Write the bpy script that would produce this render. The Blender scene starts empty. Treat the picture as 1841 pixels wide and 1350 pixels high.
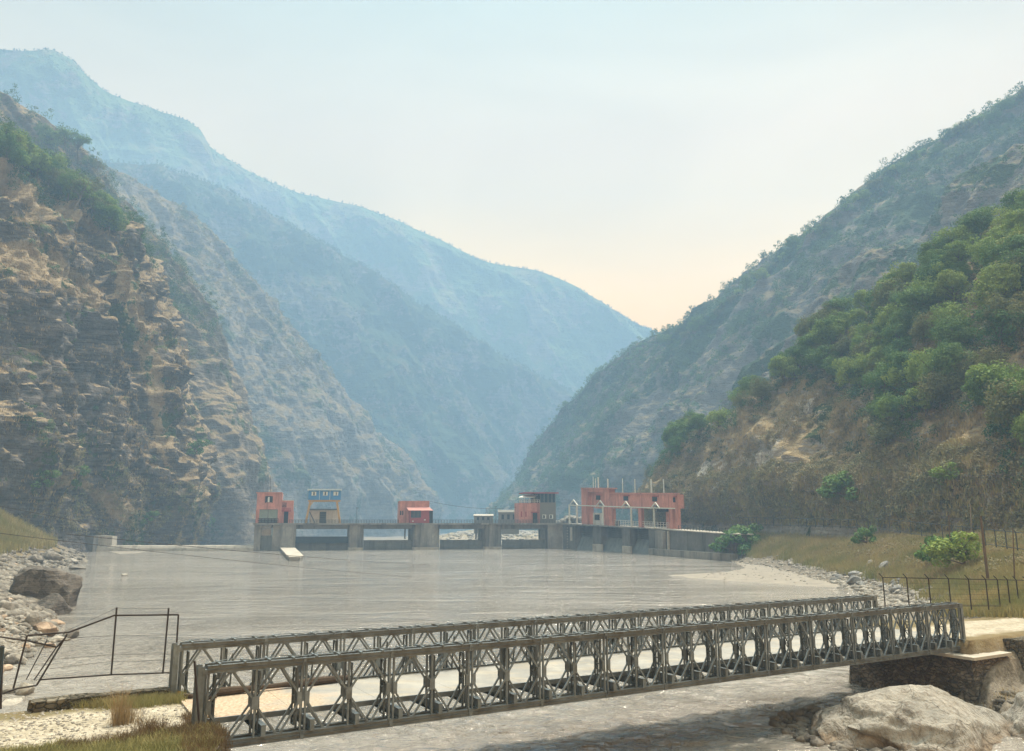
import bpy, bmesh, math, random
import numpy as np
from mathutils import Vector
R = math.radians
random.seed(3)
sc = bpy.context.scene
COL = sc.collection
# ------------------------------------------------------------------ camera, sky, sun, exposure
CZ, F, PITCH = 9.5, 1424.0, R(10.72)
cd = bpy.data.cameras.new('camera'); cam = bpy.data.objects.new('camera', cd); COL.objects.link(cam)
cam.location = (0, 0, CZ); cam.rotation_euler = (R(90) + PITCH, 0, 0)
cd.sensor_width = 36.0; cd.lens = 36.0 * F / 1841.0; cd.clip_start = 0.5; cd.clip_end = 20000
sc.camera = cam
SUN_EL, SUN_AZ = R(68), R(40)          # azimuth clockwise from the view direction
world = bpy.data.worlds.new('World'); sc.world = world; world.use_nodes = True
wn = world.node_tree; wn.nodes.clear()
sky = wn.nodes.new('ShaderNodeTexSky'); sky.sky_type = 'NISHITA'; sky.sun_disc = False
sky.sun_elevation = SUN_EL; sky.sun_rotation = SUN_AZ
sky.air_density = 4.5; sky.dust_density = 3.0; sky.ozone_density = 1.0; sky.altitude = 600
bg = wn.nodes.new('ShaderNodeBackground'); wo = wn.nodes.new('ShaderNodeOutputWorld')
bg.inputs[1].default_value = 0.15
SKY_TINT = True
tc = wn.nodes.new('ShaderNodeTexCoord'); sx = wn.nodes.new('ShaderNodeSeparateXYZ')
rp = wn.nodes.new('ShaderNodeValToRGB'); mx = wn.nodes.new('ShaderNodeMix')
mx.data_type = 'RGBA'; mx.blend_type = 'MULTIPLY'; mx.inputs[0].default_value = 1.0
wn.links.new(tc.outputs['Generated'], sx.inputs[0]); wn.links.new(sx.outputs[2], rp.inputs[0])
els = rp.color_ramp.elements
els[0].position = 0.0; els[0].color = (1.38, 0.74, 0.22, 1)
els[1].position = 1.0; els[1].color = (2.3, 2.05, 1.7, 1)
for p_, c_ in ((0.20, (1.38, 0.75, 0.22, 1)), (0.32, (1.2, 0.73, 0.38, 1)), (0.45, (0.96, 0.62, 0.46, 1)), (0.6, (0.62, 0.56, 0.50, 1)), (0.74, (1.8, 1.58, 1.3, 1))):  # sky above the view is brightened as added soft top fill light
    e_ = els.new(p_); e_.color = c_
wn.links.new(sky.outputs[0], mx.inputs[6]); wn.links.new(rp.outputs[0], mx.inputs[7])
cn = wn.nodes.new('ShaderNodeTexNoise'); cn.inputs['Scale'].default_value = 2.2; cn.inputs['Detail'].default_value = 4; cn.inputs['Distortion'].default_value = 0.6
cmap = wn.nodes.new('ShaderNodeMapping'); cmap.inputs['Scale'].default_value = (1, 1, 2.6); wn.links.new(tc.outputs['Generated'], cmap.inputs[0]); wn.links.new(cmap.outputs[0], cn.inputs['Vector'])
cr = wn.nodes.new('ShaderNodeMapRange'); wn.links.new(cn.outputs['Fac'], cr.inputs[0])
for i_, v_ in enumerate((0.3, 0.7, 0.90, 1.14)): cr.inputs[i_ + 1].default_value = v_
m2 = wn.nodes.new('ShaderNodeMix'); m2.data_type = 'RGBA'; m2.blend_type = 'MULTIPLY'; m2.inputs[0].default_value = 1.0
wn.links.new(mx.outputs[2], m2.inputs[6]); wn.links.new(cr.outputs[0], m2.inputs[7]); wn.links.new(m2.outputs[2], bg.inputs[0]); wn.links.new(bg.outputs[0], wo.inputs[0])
sl = bpy.data.lights.new('sun', 'SUN'); sl.energy = 4.6; sl.angle = R(5.0); sl.color = (1.0, 0.89, 0.74)
so = bpy.data.objects.new('sun', sl); COL.objects.link(so)
sdir = Vector((math.sin(SUN_AZ) * math.cos(SUN_EL), math.cos(SUN_AZ) * math.cos(SUN_EL), math.sin(SUN_EL)))
so.rotation_euler = (-sdir).to_track_quat('-Z', 'Y').to_euler()
sc.view_settings.view_transform = 'Standard'; sc.view_settings.look = 'None'
sc.view_settings.gamma = 1.0; sc.view_settings.use_curve_mapping = False
sc.view_settings.exposure = 0.74
sc.render.engine = 'CYCLES'
cy = sc.cycles
cy.use_denoising = True
try: cy.denoiser = 'OPENIMAGEDENOISE'
except Exception: pass
cy.max_bounces = 6; cy.diffuse_bounces = 2; cy.glossy_bounces = 2; cy.transparent_max_bounces = 4
cy.transmission_bounces = 2; cy.volume_bounces = 2; cy.sample_clamp_indirect = 3.0
# air: one closed box of even pale haze round the camera and the whole valley
HAZE = 0.00060
hb = bpy.data.meshes.new('haze')
hx, hy0, hy1, hz0, hz1 = 1500, -70, 1900, -14, 840
hb.from_pydata([(x, y, z) for x in (-hx, hx) for y in (hy0, hy1) for z in (hz0, hz1)], [],
               [(0, 1, 3, 2), (4, 6, 7, 5), (0, 4, 5, 1), (2, 3, 7, 6), (0, 2, 6, 4), (1, 5, 7, 3)])
ho = bpy.data.objects.new('haze', hb); COL.objects.link(ho); ho['kind'] = 'stuff'
ho['label'] = 'pale blue haze filling the whole valley between the mountains'; ho['category'] = 'haze'
hm = bpy.data.materials.new('haze_air'); hm.use_nodes = True; hm.node_tree.nodes.clear()
pv = hm.node_tree.nodes.new('ShaderNodeVolumePrincipled'); po = hm.node_tree.nodes.new('ShaderNodeOutputMaterial')
pv.inputs['Color'].default_value = (0.38, 0.63, 0.95, 1); pv.inputs['Density'].default_value = HAZE
pv.inputs['Anisotropy'].default_value = 0.0
hm.node_tree.links.new(pv.outputs[0], po.inputs['Volume']); hb.materials.append(hm)

# ------------------------------------------------------------------ helpers
cP, sP = math.cos(PITCH), math.sin(PITCH)
def P(px, py, Y):
    """the world point that stands Y metres ahead of the camera on the sight line px, py"""
    u = (px - 920.5) / F; v = -(py - 675.0) / F
    dy = cP - v * sP; dz = sP + v * cP
    k = Y / dy
    return np.array((u * k, Y, CZ + dz * k))
def Wz(px, py, z=0.0):
    u = (px - 920.5) / F; v = -(py - 675.0) / F
    dy = cP - v * sP; dz = sP + v * cP
    k = (z - CZ) / dz
    return np.array((u * k, dy * k, z))

_rng = np.random.RandomState(7)
_perm = np.tile(_rng.permutation(256), 3)
_g = _rng.normal(size=(256, 3)); _g /= np.linalg.norm(_g, axis=1)[:, None]
def noise3(p):
    p = np.asarray(p, float); i = np.floor(p).astype(int); f = p - i; i &= 255
    w = f * f * f * (f * (f * 6 - 15) + 10)
    out = 0
    for dx in (0, 1):
        for dy in (0, 1):
            for dz in (0, 1):
                h = _perm[_perm[_perm[(i[..., 0] + dx) & 255] + ((i[..., 1] + dy) & 255)] + ((i[..., 2] + dz) & 255)]
                g = _g[h]
                d = g[..., 0] * (f[..., 0] - dx) + g[..., 1] * (f[..., 1] - dy) + g[..., 2] * (f[..., 2] - dz)
                out = out + d * (w[..., 0] if dx else 1 - w[..., 0]) * (w[..., 1] if dy else 1 - w[..., 1]) * (w[..., 2] if dz else 1 - w[..., 2])
    return out * 1.6
def fbm(p, o=4, rid=False):
    p = np.asarray(p, float); a = 1.0; s = 0; t = 0
    for k in range(o):
        n = noise3(p * 2 ** k + 17.3 * k)
        s = s + a * ((1 - 2 * np.abs(n)) if rid else n); t += a; a *= 0.5
    return s / t

def tag(o, label=None, cat=None, group=None, kind=None):
    if label: o['label'] = label
    if cat: o['category'] = cat
    if group: o['group'] = group
    if kind: o['kind'] = kind
    return o
def link(o, parent=None):
    COL.objects.link(o)
    if parent is not None: o.parent = parent
    return o
def empty(name, loc=(0, 0, 0), rz=0.0):
    o = bpy.data.objects.new(name, None); o.location = loc; o.rotation_euler = (0, 0, rz); o.empty_display_size = 0.1
    return link(o)
def mesh_np(name, V, Fq, mat, smooth=False, attrs=None):
    """V (n,3), Fq (m,k) all the same k, or a list of face lists"""
    me = bpy.data.meshes.new(name)
    V = np.asarray(V, np.float32)
    if isinstance(Fq, np.ndarray):
        m, k = Fq.shape
        me.vertices.add(len(V)); me.vertices.foreach_set('co', V.ravel())
        me.loops.add(m * k); me.loops.foreach_set('vertex_index', Fq.astype(np.int32).ravel())
        me.polygons.add(m); me.polygons.foreach_set('loop_start', np.arange(0, m * k, k, dtype=np.int32))
        try: me.polygons.foreach_set('loop_total', np.full(m, k, np.int32))
        except Exception: pass
        me.update(calc_edges=True); me.validate()
    else:
        me.from_pydata([tuple(map(float, v)) for v in V], [], Fq)
    if mat is not None:
        for m_ in (mat if isinstance(mat, (list, tuple)) else [mat]): me.materials.append(m_)
    if smooth: me.polygons.foreach_set('use_smooth', np.ones(len(me.polygons), bool))
    if attrs:
        for k_, v_ in attrs.items():
            at = me.attributes.new(k_, 'FLOAT', 'POINT'); at.data.foreach_set('value', np.asarray(v_, np.float32).ravel())
    me.update()
    return me
def obj_np(name, V, Fq, mat, parent=None, **k):
    return link(bpy.data.objects.new(name, mesh_np(name, V, Fq, mat, **k)), parent)

class MB:
    """collects boxes, beams and tubes in one mesh"""
    def __init__(s): s.v = []; s.f = []; s.m = []; s.mi = 0
    def quadbox(s, c):
        b = len(s.v); s.v += [tuple(map(float, p)) for p in c]
        for f in ((0, 3, 2, 1), (4, 5, 6, 7), (0, 1, 5, 4), (1, 2, 6, 5), (2, 3, 7, 6), (3, 0, 4, 7)):
            s.f.append([b + i for i in f]); s.m.append(s.mi)
        return s
    def box(s, x0, x1, y0, y1, z0, z1):
        return s.quadbox([(x0, y0, z0), (x1, y0, z0), (x1, y1, z0), (x0, y1, z0), (x0, y0, z1), (x1, y0, z1), (x1, y1, z1), (x0, y1, z1)])
    def beam(s, a, b, w, h=None, up=(0, 0, 1)):
        a = Vector(a); b = Vector(b); h = w if h is None else h
        d = (b - a).normalized(); u = Vector(up)
        if abs(d.dot(u)) > 0.98: u = Vector((1, 0, 0))
        r = d.cross(u).normalized() * (w / 2); u = r.cross(d).normalized() * (h / 2)
        return s.quadbox([a - r - u, a + r - u, b + r - u, b - r - u, a - r + u, a + r + u, b + r + u, b - r + u])
    def channel(s, a, b, w, h, t=0.012, side=1, up=(0, 0, 1)):
        """C section: web plus two flanges pointing to one side"""
        a = Vector(a); b = Vector(b); d = (b - a).normalized(); u = Vector(up)
        if abs(d.dot(u)) > 0.98: u = Vector((1, 0, 0))
        r = d.cross(u).normalized(); u = r.cross(d).normalized()
        s.beam(a, b, t, h, u)
        o = r * side * (w / 2)
        for q in (-1, 1):
            s.beam(a + o + u * q * (h / 2 - t / 2 + 0.001), b + o + u * q * (h / 2 - t / 2 + 0.001), w, t, u)
        return s
    def tube(s, pts, rad, n=6, cap=True):
        pts = [Vector(p) for p in pts]; rad = rad if isinstance(rad, (list, tuple)) else [rad] * len(pts)
        rings = []; prev = None
        for i, p in enumerate(pts):
            d = (pts[min(i + 1, len(pts) - 1)] - pts[max(i - 1, 0)]).normalized()
            u = Vector((0, 0, 1)) if abs(d.z) < 0.95 else Vector((1, 0, 0))
            if prev is not None: u = prev
            r = d.cross(u).normalized(); u = r.cross(d).normalized(); prev = u
            b = len(s.v)
            for k in range(n):
                a = 2 * math.pi * k / n
                s.v.append(tuple(p + (r * math.cos(a) + u * math.sin(a)) * rad[i]))
            rings.append(b)
        for i in range(len(rings) - 1):
            for k in range(n):
                s.f.append([rings[i] + k, rings[i] + (k + 1) % n, rings[i + 1] + (k + 1) % n, rings[i + 1] + k]); s.m.append(s.mi)
        if cap:
            s.f.append([rings[0] + k for k in range(n)][::-1]); s.m.append(s.mi)
            s.f.append([rings[-1] + k for k in range(n)]); s.m.append(s.mi)
        return s
    def poly(s, pts):
        b = len(s.v); s.v += [tuple(map(float, p)) for p in pts]; s.f.append(list(range(b, b + len(pts)))); s.m.append(s.mi); return s
    def prism(s, pts, ext):
        """closed polygon extruded by the vector ext"""
        b = len(s.v); n = len(pts); ext = Vector(ext)
        s.v += [tuple(Vector(p)) for p in pts] + [tuple(Vector(p) + ext) for p in pts]
        s.f.append([b + i for i in range(n)][::-1]); s.m.append(s.mi)
        s.f.append([b + n + i for i in range(n)]); s.m.append(s.mi)
        for i in range(n):
            j = (i + 1) % n; s.f.append([b + i, b + j, b + n + j, b + n + i]); s.m.append(s.mi)
        return s
    def mesh(s, name, mat, smooth=False):
        me = bpy.data.meshes.new(name); me.from_pydata(s.v, [], s.f)
        mats = mat if isinstance(mat, (list, tuple)) else [mat]
        for m_ in mats: me.materials.append(m_)
        if len(mats) > 1: me.polygons.foreach_set('material_index', s.m)
        if smooth: me.polygons.foreach_set('use_smooth', [True] * len(me.polygons))
        bm = bmesh.new(); bm.from_mesh(me); bmesh.ops.recalc_face_normals(bm, faces=bm.faces); bm.to_mesh(me); bm.free()
        me.update(); return me
    def build(s, name, mat, parent=None, smooth=False):
        return link(bpy.data.objects.new(name, s.mesh(name, mat, smooth)), parent)

# ------------------------------------------------------------------ materials
class NT:
    def __init__(s, name):
        s.m = bpy.data.materials.new(name); s.m.use_nodes = True; s.t = s.m.node_tree
        s.b = s.t.nodes['Principled BSDF']; s.n = s.t.nodes; s.L = s.t.links
        s._geo = None
    def pos(s):
        if s._geo is None: s._geo = s.n.new('ShaderNodeNewGeometry')
        return s._geo.outputs['Position']
    def nrm(s): s.pos(); return s._geo.outputs['Normal']
    def obj(s):
        return s.n.new('ShaderNodeTexCoord').outputs['Object']
    def mapped(s, src, scale=(1, 1, 1), rot=(0, 0, 0)):
        m = s.n.new('ShaderNodeMapping'); s.L.new(src, m.inputs[0]); m.inputs['Scale'].default_value = scale; m.inputs['Rotation'].default_value = rot
        return m.outputs[0]
    def noise(s, vec, scale, detail=4, rough=0.55, dist=0.0):
        m = s.n.new('ShaderNodeTexNoise'); s.L.new(vec, m.inputs['Vector']); m.inputs['Scale'].default_value = scale
        m.inputs['Detail'].default_value = detail; m.inputs['Roughness'].default_value = rough; m.inputs['Distortion'].default_value = dist
        return m.outputs['Fac']
    def vor(s, vec, scale, feat='F1', out='Distance'):
        m = s.n.new('ShaderNodeTexVoronoi'); s.L.new(vec, m.inputs['Vector']); m.inputs['Scale'].default_value = scale; m.feature = feat
        return m.outputs[out]
    def ramp(s, fac, stops, interp='LINEAR'):
        m = s.n.new('ShaderNodeValToRGB'); s.L.new(fac, m.inputs[0]); e = m.color_ramp.elements; m.color_ramp.interpolation = interp
        e[0].position = stops[0][0]; e[0].color = tuple(stops[0][1]) + (1,); e[1].position = stops[-1][0]; e[1].color = tuple(stops[-1][1]) + (1,)
        for p, c in stops[1:-1]:
            q = e.new(p); q.color = tuple(c) + (1,)
        return m.outputs[0]
    def rng(s, fac, a, b, c=0.0, d=1.0):
        m = s.n.new('ShaderNodeMapRange'); s.L.new(fac, m.inputs[0])
        for i, v in enumerate((a, b, c, d)): m.inputs[i + 1].default_value = v
        return m.outputs[0]
    def math(s, op, a, b=None):
        m = s.n.new('ShaderNodeMath'); m.operation = op
        for i, v in enumerate((a, b)):
            if v is None: continue
            if isinstance(v, (int, float)): m.inputs[i].default_value = v
            else: s.L.new(v, m.inputs[i])
        return m.outputs[0]
    def mix(s, fac, a, b, mode='MIX'):
        m = s.n.new('ShaderNodeMix'); m.data_type = 'RGBA'; m.blend_type = mode
        for i, v in ((0, fac), (6, a), (7, b)):
            if isinstance(v, (int, float)): m.inputs[i].default_value = v
            elif isinstance(v, (tuple, list)): m.inputs[i].default_value = tuple(v) + (1,)
            else: s.L.new(v, m.inputs[i])
        return m.outputs[2]
    def attr(s, name):
        m = s.n.new('ShaderNodeAttribute'); m.attribute_name = name; return m.outputs['Fac']
    def sep(s, v):
        m = s.n.new('ShaderNodeSeparateXYZ'); s.L.new(v, m.inputs[0]); return m.outputs
    def rand(s): return s.n.new('ShaderNodeObjectInfo').outputs['Random']
    def bump(s, h, strength=0.5, dist=1.0):
        m = s.n.new('ShaderNodeBump'); m.inputs['Strength'].default_value = strength; m.inputs['Distance'].default_value = dist
        s.L.new(h, m.inputs['Height']); s.L.new(m.outputs[0], s.b.inputs['Normal']); return s
    def base(s, c):
        if isinstance(c, (tuple, list)): s.b.inputs['Base Color'].default_value = tuple(c) + (1,)
        else: s.L.new(c, s.b.inputs['Base Color'])
        return s
    def rough(s, v, spec=0.3):
        s.b.inputs['Roughness'].default_value = v; s.b.inputs['Specular IOR Level'].default_value = spec; return s

def mat_slope(name, grass, rock_a, rock_b, bush=None, gbias=0.0, gscale=0.05, scale=1.0, strata=(0.25, 0.1), bushamt=0.5, bumpd=1.2, scree=None, dark=False, gold=False):
    t = NT(name); p = t.pos()
    nz = t.sep(t.nrm())[2]
    n1 = t.noise(p, gscale, 5, 0.62); n2 = t.noise(p, 0.35 * scale, 5, 0.65); n3 = t.noise(p, 1.6 * scale, 3, 0.6)
    st = t.noise(t.mapped(p, (0.05 * scale, 0.05 * scale, 0.9 * scale), (strata[0], strata[1], 0)), 1.0, 4, 0.6, 0.6)
    rock = t.mix(t.rng(st, 0.35, 0.65), rock_a, rock_b)
    rock = t.mix(t.rng(n2, 0.4, 0.75, 0, 0.7), rock, tuple(c * 0.45 for c in rock_a))
    pale = tuple(min(1, c * 1.6) for c in rock_b)
    rock = t.mix(t.rng(t.noise(p, 0.12 * scale, 4, 0.7), 0.62, 0.72, 0, 0.6), rock, pale)
    g2 = tuple(c * k for c, k in zip(grass, (0.62, 0.60, 0.58)))
    gr = t.mix(t.rng(n2, 0.35, 0.65), g2, grass)
    gr = t.mix(t.rng(n3, 0.3, 0.7, 0, 0.5), gr, tuple(c * 0.5 for c in grass))
    m = t.math('ADD', t.math('ADD', t.math('MULTIPLY', nz, 2.2), t.math('MULTIPLY', n1, 2.0)), t.math('MULTIPLY', n2, 0.9))
    fac = t.rng(m, 2.42 - gbias, 2.66 - gbias)
    if gold: fac = t.math('MAXIMUM', fac, t.rng(t.math('ADD', t.attr('gold'), t.math('ADD', t.math('MULTIPLY', t.math('SUBTRACT', n2, 0.5), 1.6), t.math('MULTIPLY', nz, 0.3))), 0.45, 0.65))
    c = t.mix(fac, rock, gr)
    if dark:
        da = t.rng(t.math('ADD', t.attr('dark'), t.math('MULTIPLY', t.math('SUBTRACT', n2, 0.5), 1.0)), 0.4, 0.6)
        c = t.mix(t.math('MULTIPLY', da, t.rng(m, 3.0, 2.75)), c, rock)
    if bush:
        nb = t.noise(t.mapped(p, (1, 1, 1)), 0.045 * scale, 6, 0.7)
        nb2 = t.math('ADD', nb, t.math('MULTIPLY', t.noise(p, 0.5 * scale, 3, 0.6), 0.25))
        c = t.mix(t.rng(nb2, 0.80 - 0.25 * bushamt, 0.84 - 0.25 * bushamt), c, t.mix(t.rng(n3, 0.3, 0.7), bush, tuple(x * 1.8 for x in bush)))
    if scree:
        sa = t.rng(t.math('ADD', t.attr('scree'), t.math('MULTIPLY', t.math('SUBTRACT', n2, 0.5), 0.9)), 0.42, 0.58)
        ss = t.noise(t.mapped(p, (0.9, 0.9, 0.25), (0.3, 0.4, 0)), 0.9, 4, 0.65, 0.5)
        c = t.mix(sa, c, t.mix(t.rng(ss, 0.38, 0.6), tuple(x * 0.45 for x in scree), scree))
    t.base(c).rough(0.95, 0.1)
    h = t.math('ADD', t.math('MULTIPLY', n2, 1.0), t.math('ADD', t.math('MULTIPLY', n3, 0.35), t.math('MULTIPLY', st, 0.5)))
    t.bump(h, 0.9, bumpd)
    return t.m
# ------------------------------------------------------------------ hills
def catmull(A, t):
    """A (n, ...) control values, t in 0..n-1"""
    n = len(A); t = np.clip(t, 0, n - 1 - 1e-9); i = t.astype(int); f = t - i
    g = lambda k: A[np.clip(i + k, 0, n - 1)]
    sh = (-1,) + (1,) * (A.ndim - 1); f = f.reshape(sh)
    p0, p1, p2, p3 = g(-1), g(0), g(1), g(2)
    return 0.5 * (2 * p1 + (p2 - p0) * f + (2 * p0 - 5 * p1 + 4 * p2 - p3) * f * f + (3 * p1 - p0 - 3 * p2 + p3) * f ** 3)
def sdist(X, Y, poly):
    """signed distance, negative inside"""
    d = np.full(X.shape, 1e9); ins = np.zeros(X.shape, bool); n = len(poly)
    for i in range(n):
        ax, ay = poly[i]; bx, by = poly[(i + 1) % n]
        ex, ey = bx - ax, by - ay; t = np.clip(((X - ax) * ex + (Y - ay) * ey) / (ex * ex + ey * ey + 1e-9), 0, 1)
        d = np.minimum(d, np.hypot(X - ax - t * ex, Y - ay - t * ey))
        c = ((ay > Y) != (by > Y)) & (X < (bx - ax) * (Y - ay) / (by - ay + 1e-12) + ax); ins ^= c
    return np.where(ins, -d, d)
def proj(p):
    p = np.asarray(p, float); dx = p[..., 0]; dy = p[..., 1]; dz = p[..., 2] - CZ
    dep = dy * cP + dz * sP; up = -dy * sP + dz * cP; dep = np.where(np.abs(dep) < 1e-6, 1e-6, dep)
    return 920.5 + F * dx / dep, 675 - F * up / dep
HILLS = {}
def hill(name, label, rows, nu, nv, mat, rib=(0.02, 8.0, 0.3), amp=4.0, wl=30.0, led=0.0, back=(60, 200), seed=0.0, top=0.35, nb=14, kind='structure', dist=1.0, marks=None, crag=0.0):
    A = np.array([[P(q[0], q[1], q[2] * dist) for q in r] for r in rows])                 # (rows, k, 3)
    G = catmull(A, np.linspace(0, A.shape[0] - 1, nv))
    G = catmull(G.transpose(1, 0, 2), np.linspace(0, A.shape[1] - 1, nu)).transpose(1, 0, 2)   # nv, nu, 3
    du = np.gradient(G, axis=1); dv = np.gradient(G, axis=0)
    N = np.cross(du, dv); N /= np.linalg.norm(N, axis=2)[..., None] + 1e-9
    cen = G.mean((0, 1)); s = np.sign(((np.array([0, 0, CZ]) - G) * N).sum(2).mean()); N *= s
    # ribs run down the fall line: long in v, short in u
    ul = np.cumsum(np.linalg.norm(du, axis=2), axis=1); vl = np.cumsum(np.linalg.norm(dv, axis=2), axis=0)
    rq = np.stack([ul * rib[0] + 0.25 * fbm(G * rib[0] * 0.7 + seed, 2), vl * rib[0] * rib[2], np.full_like(ul, seed)], -1)
    rr = fbm(rq, 4, True) * rib[1]
    n3 = fbm(G / wl + seed, 5, True) * amp + fbm(G / (wl * 0.22) + seed * 2, 4) * amp * 0.45
    w = np.ones(nv); k = max(2, nv // 8); w[-k:] = np.linspace(1, top, k); q_ = nv // 5; w[:q_] = 0.1 + 0.9 * np.linspace(0, 1, q_) ** 1.3
    D = (rr + n3) * w[:, None]
    if crag:
        cq = np.stack([ul / 15 + 0.3 * vl / 15, vl / 34, np.full_like(ul, seed)], -1) + 0.35 * fbm(G / 12, 2)[..., None]
        c1 = fbm(cq, 4); c2 = fbm(cq * np.array([2.3, 1.9, 1]) + 8, 3)
        D = D + (np.tanh(c1 * 6) * crag * 0.6 + np.tanh(c2 * 7) * crag * 0.26) * w[:, None]
    if led:
        tq = (G[..., 2] + 0.75 * G[..., 0] + fbm(G / 30, 3) * 16) / 4.8
        stp = tq - np.floor(tq); stp = np.clip(stp * 2.2, 0, 1); lm = np.clip(fbm(G / 32 + 5, 3) * 3 + 0.35, 0, 1)
        D = D + (np.floor(tq) + stp - tq) * led * lm * w[:, None]
    G = G + N * D[..., None]
    # the far side of the ridge
    B = []
    for j in range(1, nb + 1):
        q = j / nb; r = G[-1].copy(); r[:, 1] += back[1] * q; r[:, 0] += back[0] * q * 0; r[:, 2] = CZ - 20 + (r[:, 2] - CZ + 20) * (1 - q ** 1.3)
        r += fbm(r / wl, 3)[:, None] * amp * 0.4 * (1 - q); B.append(r)
    ft = []
    for j in (2, 1):
        r = G[0].copy(); r[:, 2] -= 14.0 * j; r[:, :2] += N[0][:, :2] * 5 * j; ft.append(r)
    full = np.concatenate([np.array(ft), G, np.array(B)], 0); M = full.shape[0]
    idx = np.arange(M * nu).reshape(M, nu)
    Fq = np.stack([idx[:-1, :-1], idx[:-1, 1:], idx[1:, 1:], idx[1:, :-1]], -1).reshape(-1, 4)
    if s < 0: Fq = Fq[:, ::-1]
    at = None
    if marks:
        fv = full.reshape(-1, 3); X, Y = proj(fv); at = {}
        for k_, polys in marks.items():
            m_ = np.zeros(len(fv))
            for pl, soft in polys: m_ = np.maximum(m_, np.clip(0.5 - sdist(X, Y, pl) / soft, 0, 1))
            at[k_] = m_
    o = obj_np(name, full.reshape(-1, 3), Fq, mat, smooth=True, attrs=at); tag(o, kind=kind, label=label)
    if kind != 'structure': o['category'] = 'hill'
    HILLS[name] = (G, N)
    return o

M_near = mat_slope('near_cliff_rock', (0.46, 0.365, 0.235), (0.085, 0.076, 0.070), (0.21, 0.188, 0.168), (0.05, 0.07, 0.03), gbias=0.12, gscale=0.022, strata=(0.5, 0.35), bushamt=0.4, bumpd=3.2, dark=True, gold=True)
M_b = mat_slope('second_spur_rock', (0.36, 0.28, 0.17), (0.15, 0.13, 0.11), (0.24, 0.21, 0.175), (0.055, 0.07, 0.035), gbias=-0.05, gscale=0.02, scale=0.8, bushamt=0.45, bumpd=3.0)
M_c = mat_slope('third_slope_rock', (0.30, 0.24, 0.15), (0.18, 0.165, 0.15), (0.28, 0.26, 0.23), (0.06, 0.075, 0.04), gbias=-0.05, gscale=0.012, scale=0.5, bushamt=0.5, bumpd=5.0)
M_d = mat_slope('wooded_ridge', (0.14, 0.13, 0.07), (0.12, 0.115, 0.10), (0.22, 0.21, 0.19), (0.035, 0.055, 0.03), gbias=0.1, gscale=0.006, scale=0.25, bushamt=0.9, bumpd=8.0)
M_e = mat_slope('far_mountain', (0.20, 0.21, 0.10), (0.16, 0.16, 0.12), (0.28, 0.27, 0.22), (0.07, 0.11, 0.045), gbias=0.3, gscale=0.003, scale=0.12, bushamt=0.9, bumpd=14.0)
M_r2 = mat_slope('right_mountain_rock', (0.27, 0.23, 0.15), (0.15, 0.145, 0.135), (0.20, 0.19, 0.175), (0.035, 0.058, 0.03), gbias=-0.25, gscale=0.01, scale=0.5, bushamt=0.75, bumpd=4.0)
M_r1 = mat_slope('right_hillside_soil', (0.44, 0.35, 0.21), (0.25, 0.22, 0.185), (0.38, 0.345, 0.29), (0.035, 0.05, 0.022), gbias=0.15, gscale=0.03, scale=1.0, bushamt=0.55, bumpd=2.2, scree=(0.52, 0.48, 0.41))

NEARC = 1
hill('near_cliff_hill', 'steep rocky cliff with golden dry grass on the left, nearest of the left slopes', [
    [(-700, 1010, 120), (-300, 985, 190), (0, 960, 250), (120, 965, 290), (220, 975, 320), (300, 985, 345), (345, 990, 400), (330, 985, 470)],
    [(-700, 800, 130), (-300, 800, 200), (0, 790, 262), (110, 830, 300), (205, 850, 325), (285, 870, 350), (325, 880, 410), (320, 880, 480)],
    [(-700, 500, 150), (-300, 530, 225), (0, 570, 275), (100, 620, 310), (180, 660, 335), (262, 690, 358), (290, 715, 420), (285, 730, 490)],
    [(-700, 200, 180), (-300, 300, 260), (-20, 400, 300), (70, 430, 325), (150, 470, 350), (225, 515, 375), (250, 560, 430), (240, 600, 495)],
    [(-700, -150, 230), (-300, 60, 300), (-40, 235, 345), (30, 285, 360), (110, 335, 380), (195, 400, 400), (215, 460, 450), (200, 520, 500)]],
    420, 420, M_near, rib=(0.026, 13.0, 0.35), amp=7.0, wl=42, led=0.7, crag=7.0, seed=3.1, back=(0, 90), top=0.6, marks={'gold': [([(-60, 250), (20, 265), (110, 330), (205, 405), (160, 425), (60, 375), (-60, 330)], 26), ([(-60, 395), (60, 415), (130, 470), (190, 520), (170, 570), (90, 520), (-60, 480)], 26), ([(215, 430), (250, 520), (290, 650), (312, 800), (285, 815), (255, 670), (205, 520)], 18), ([(110, 850), (200, 880), (270, 930), (255, 965), (150, 920), (90, 880)], 24), ([(-60, 630), (50, 670), (70, 710), (-60, 720)], 24), ([(280, 780), (330, 880), (335, 975), (310, 960), (300, 860)], 14)], 'dark': [([(-100, 470), (60, 500), (180, 560), (250, 650), (270, 740), (250, 830), (120, 850), (-100, 800)], 60), ([(-60, 330), (40, 370), (80, 430), (-60, 440)], 40), ([(100, 380), (170, 420), (180, 500), (120, 480)], 30), ([(255, 830), (325, 850), (345, 975), (280, 975)], 40), ([(40, 870), (150, 880), (250, 970), (60, 960)], 40)]})
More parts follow.
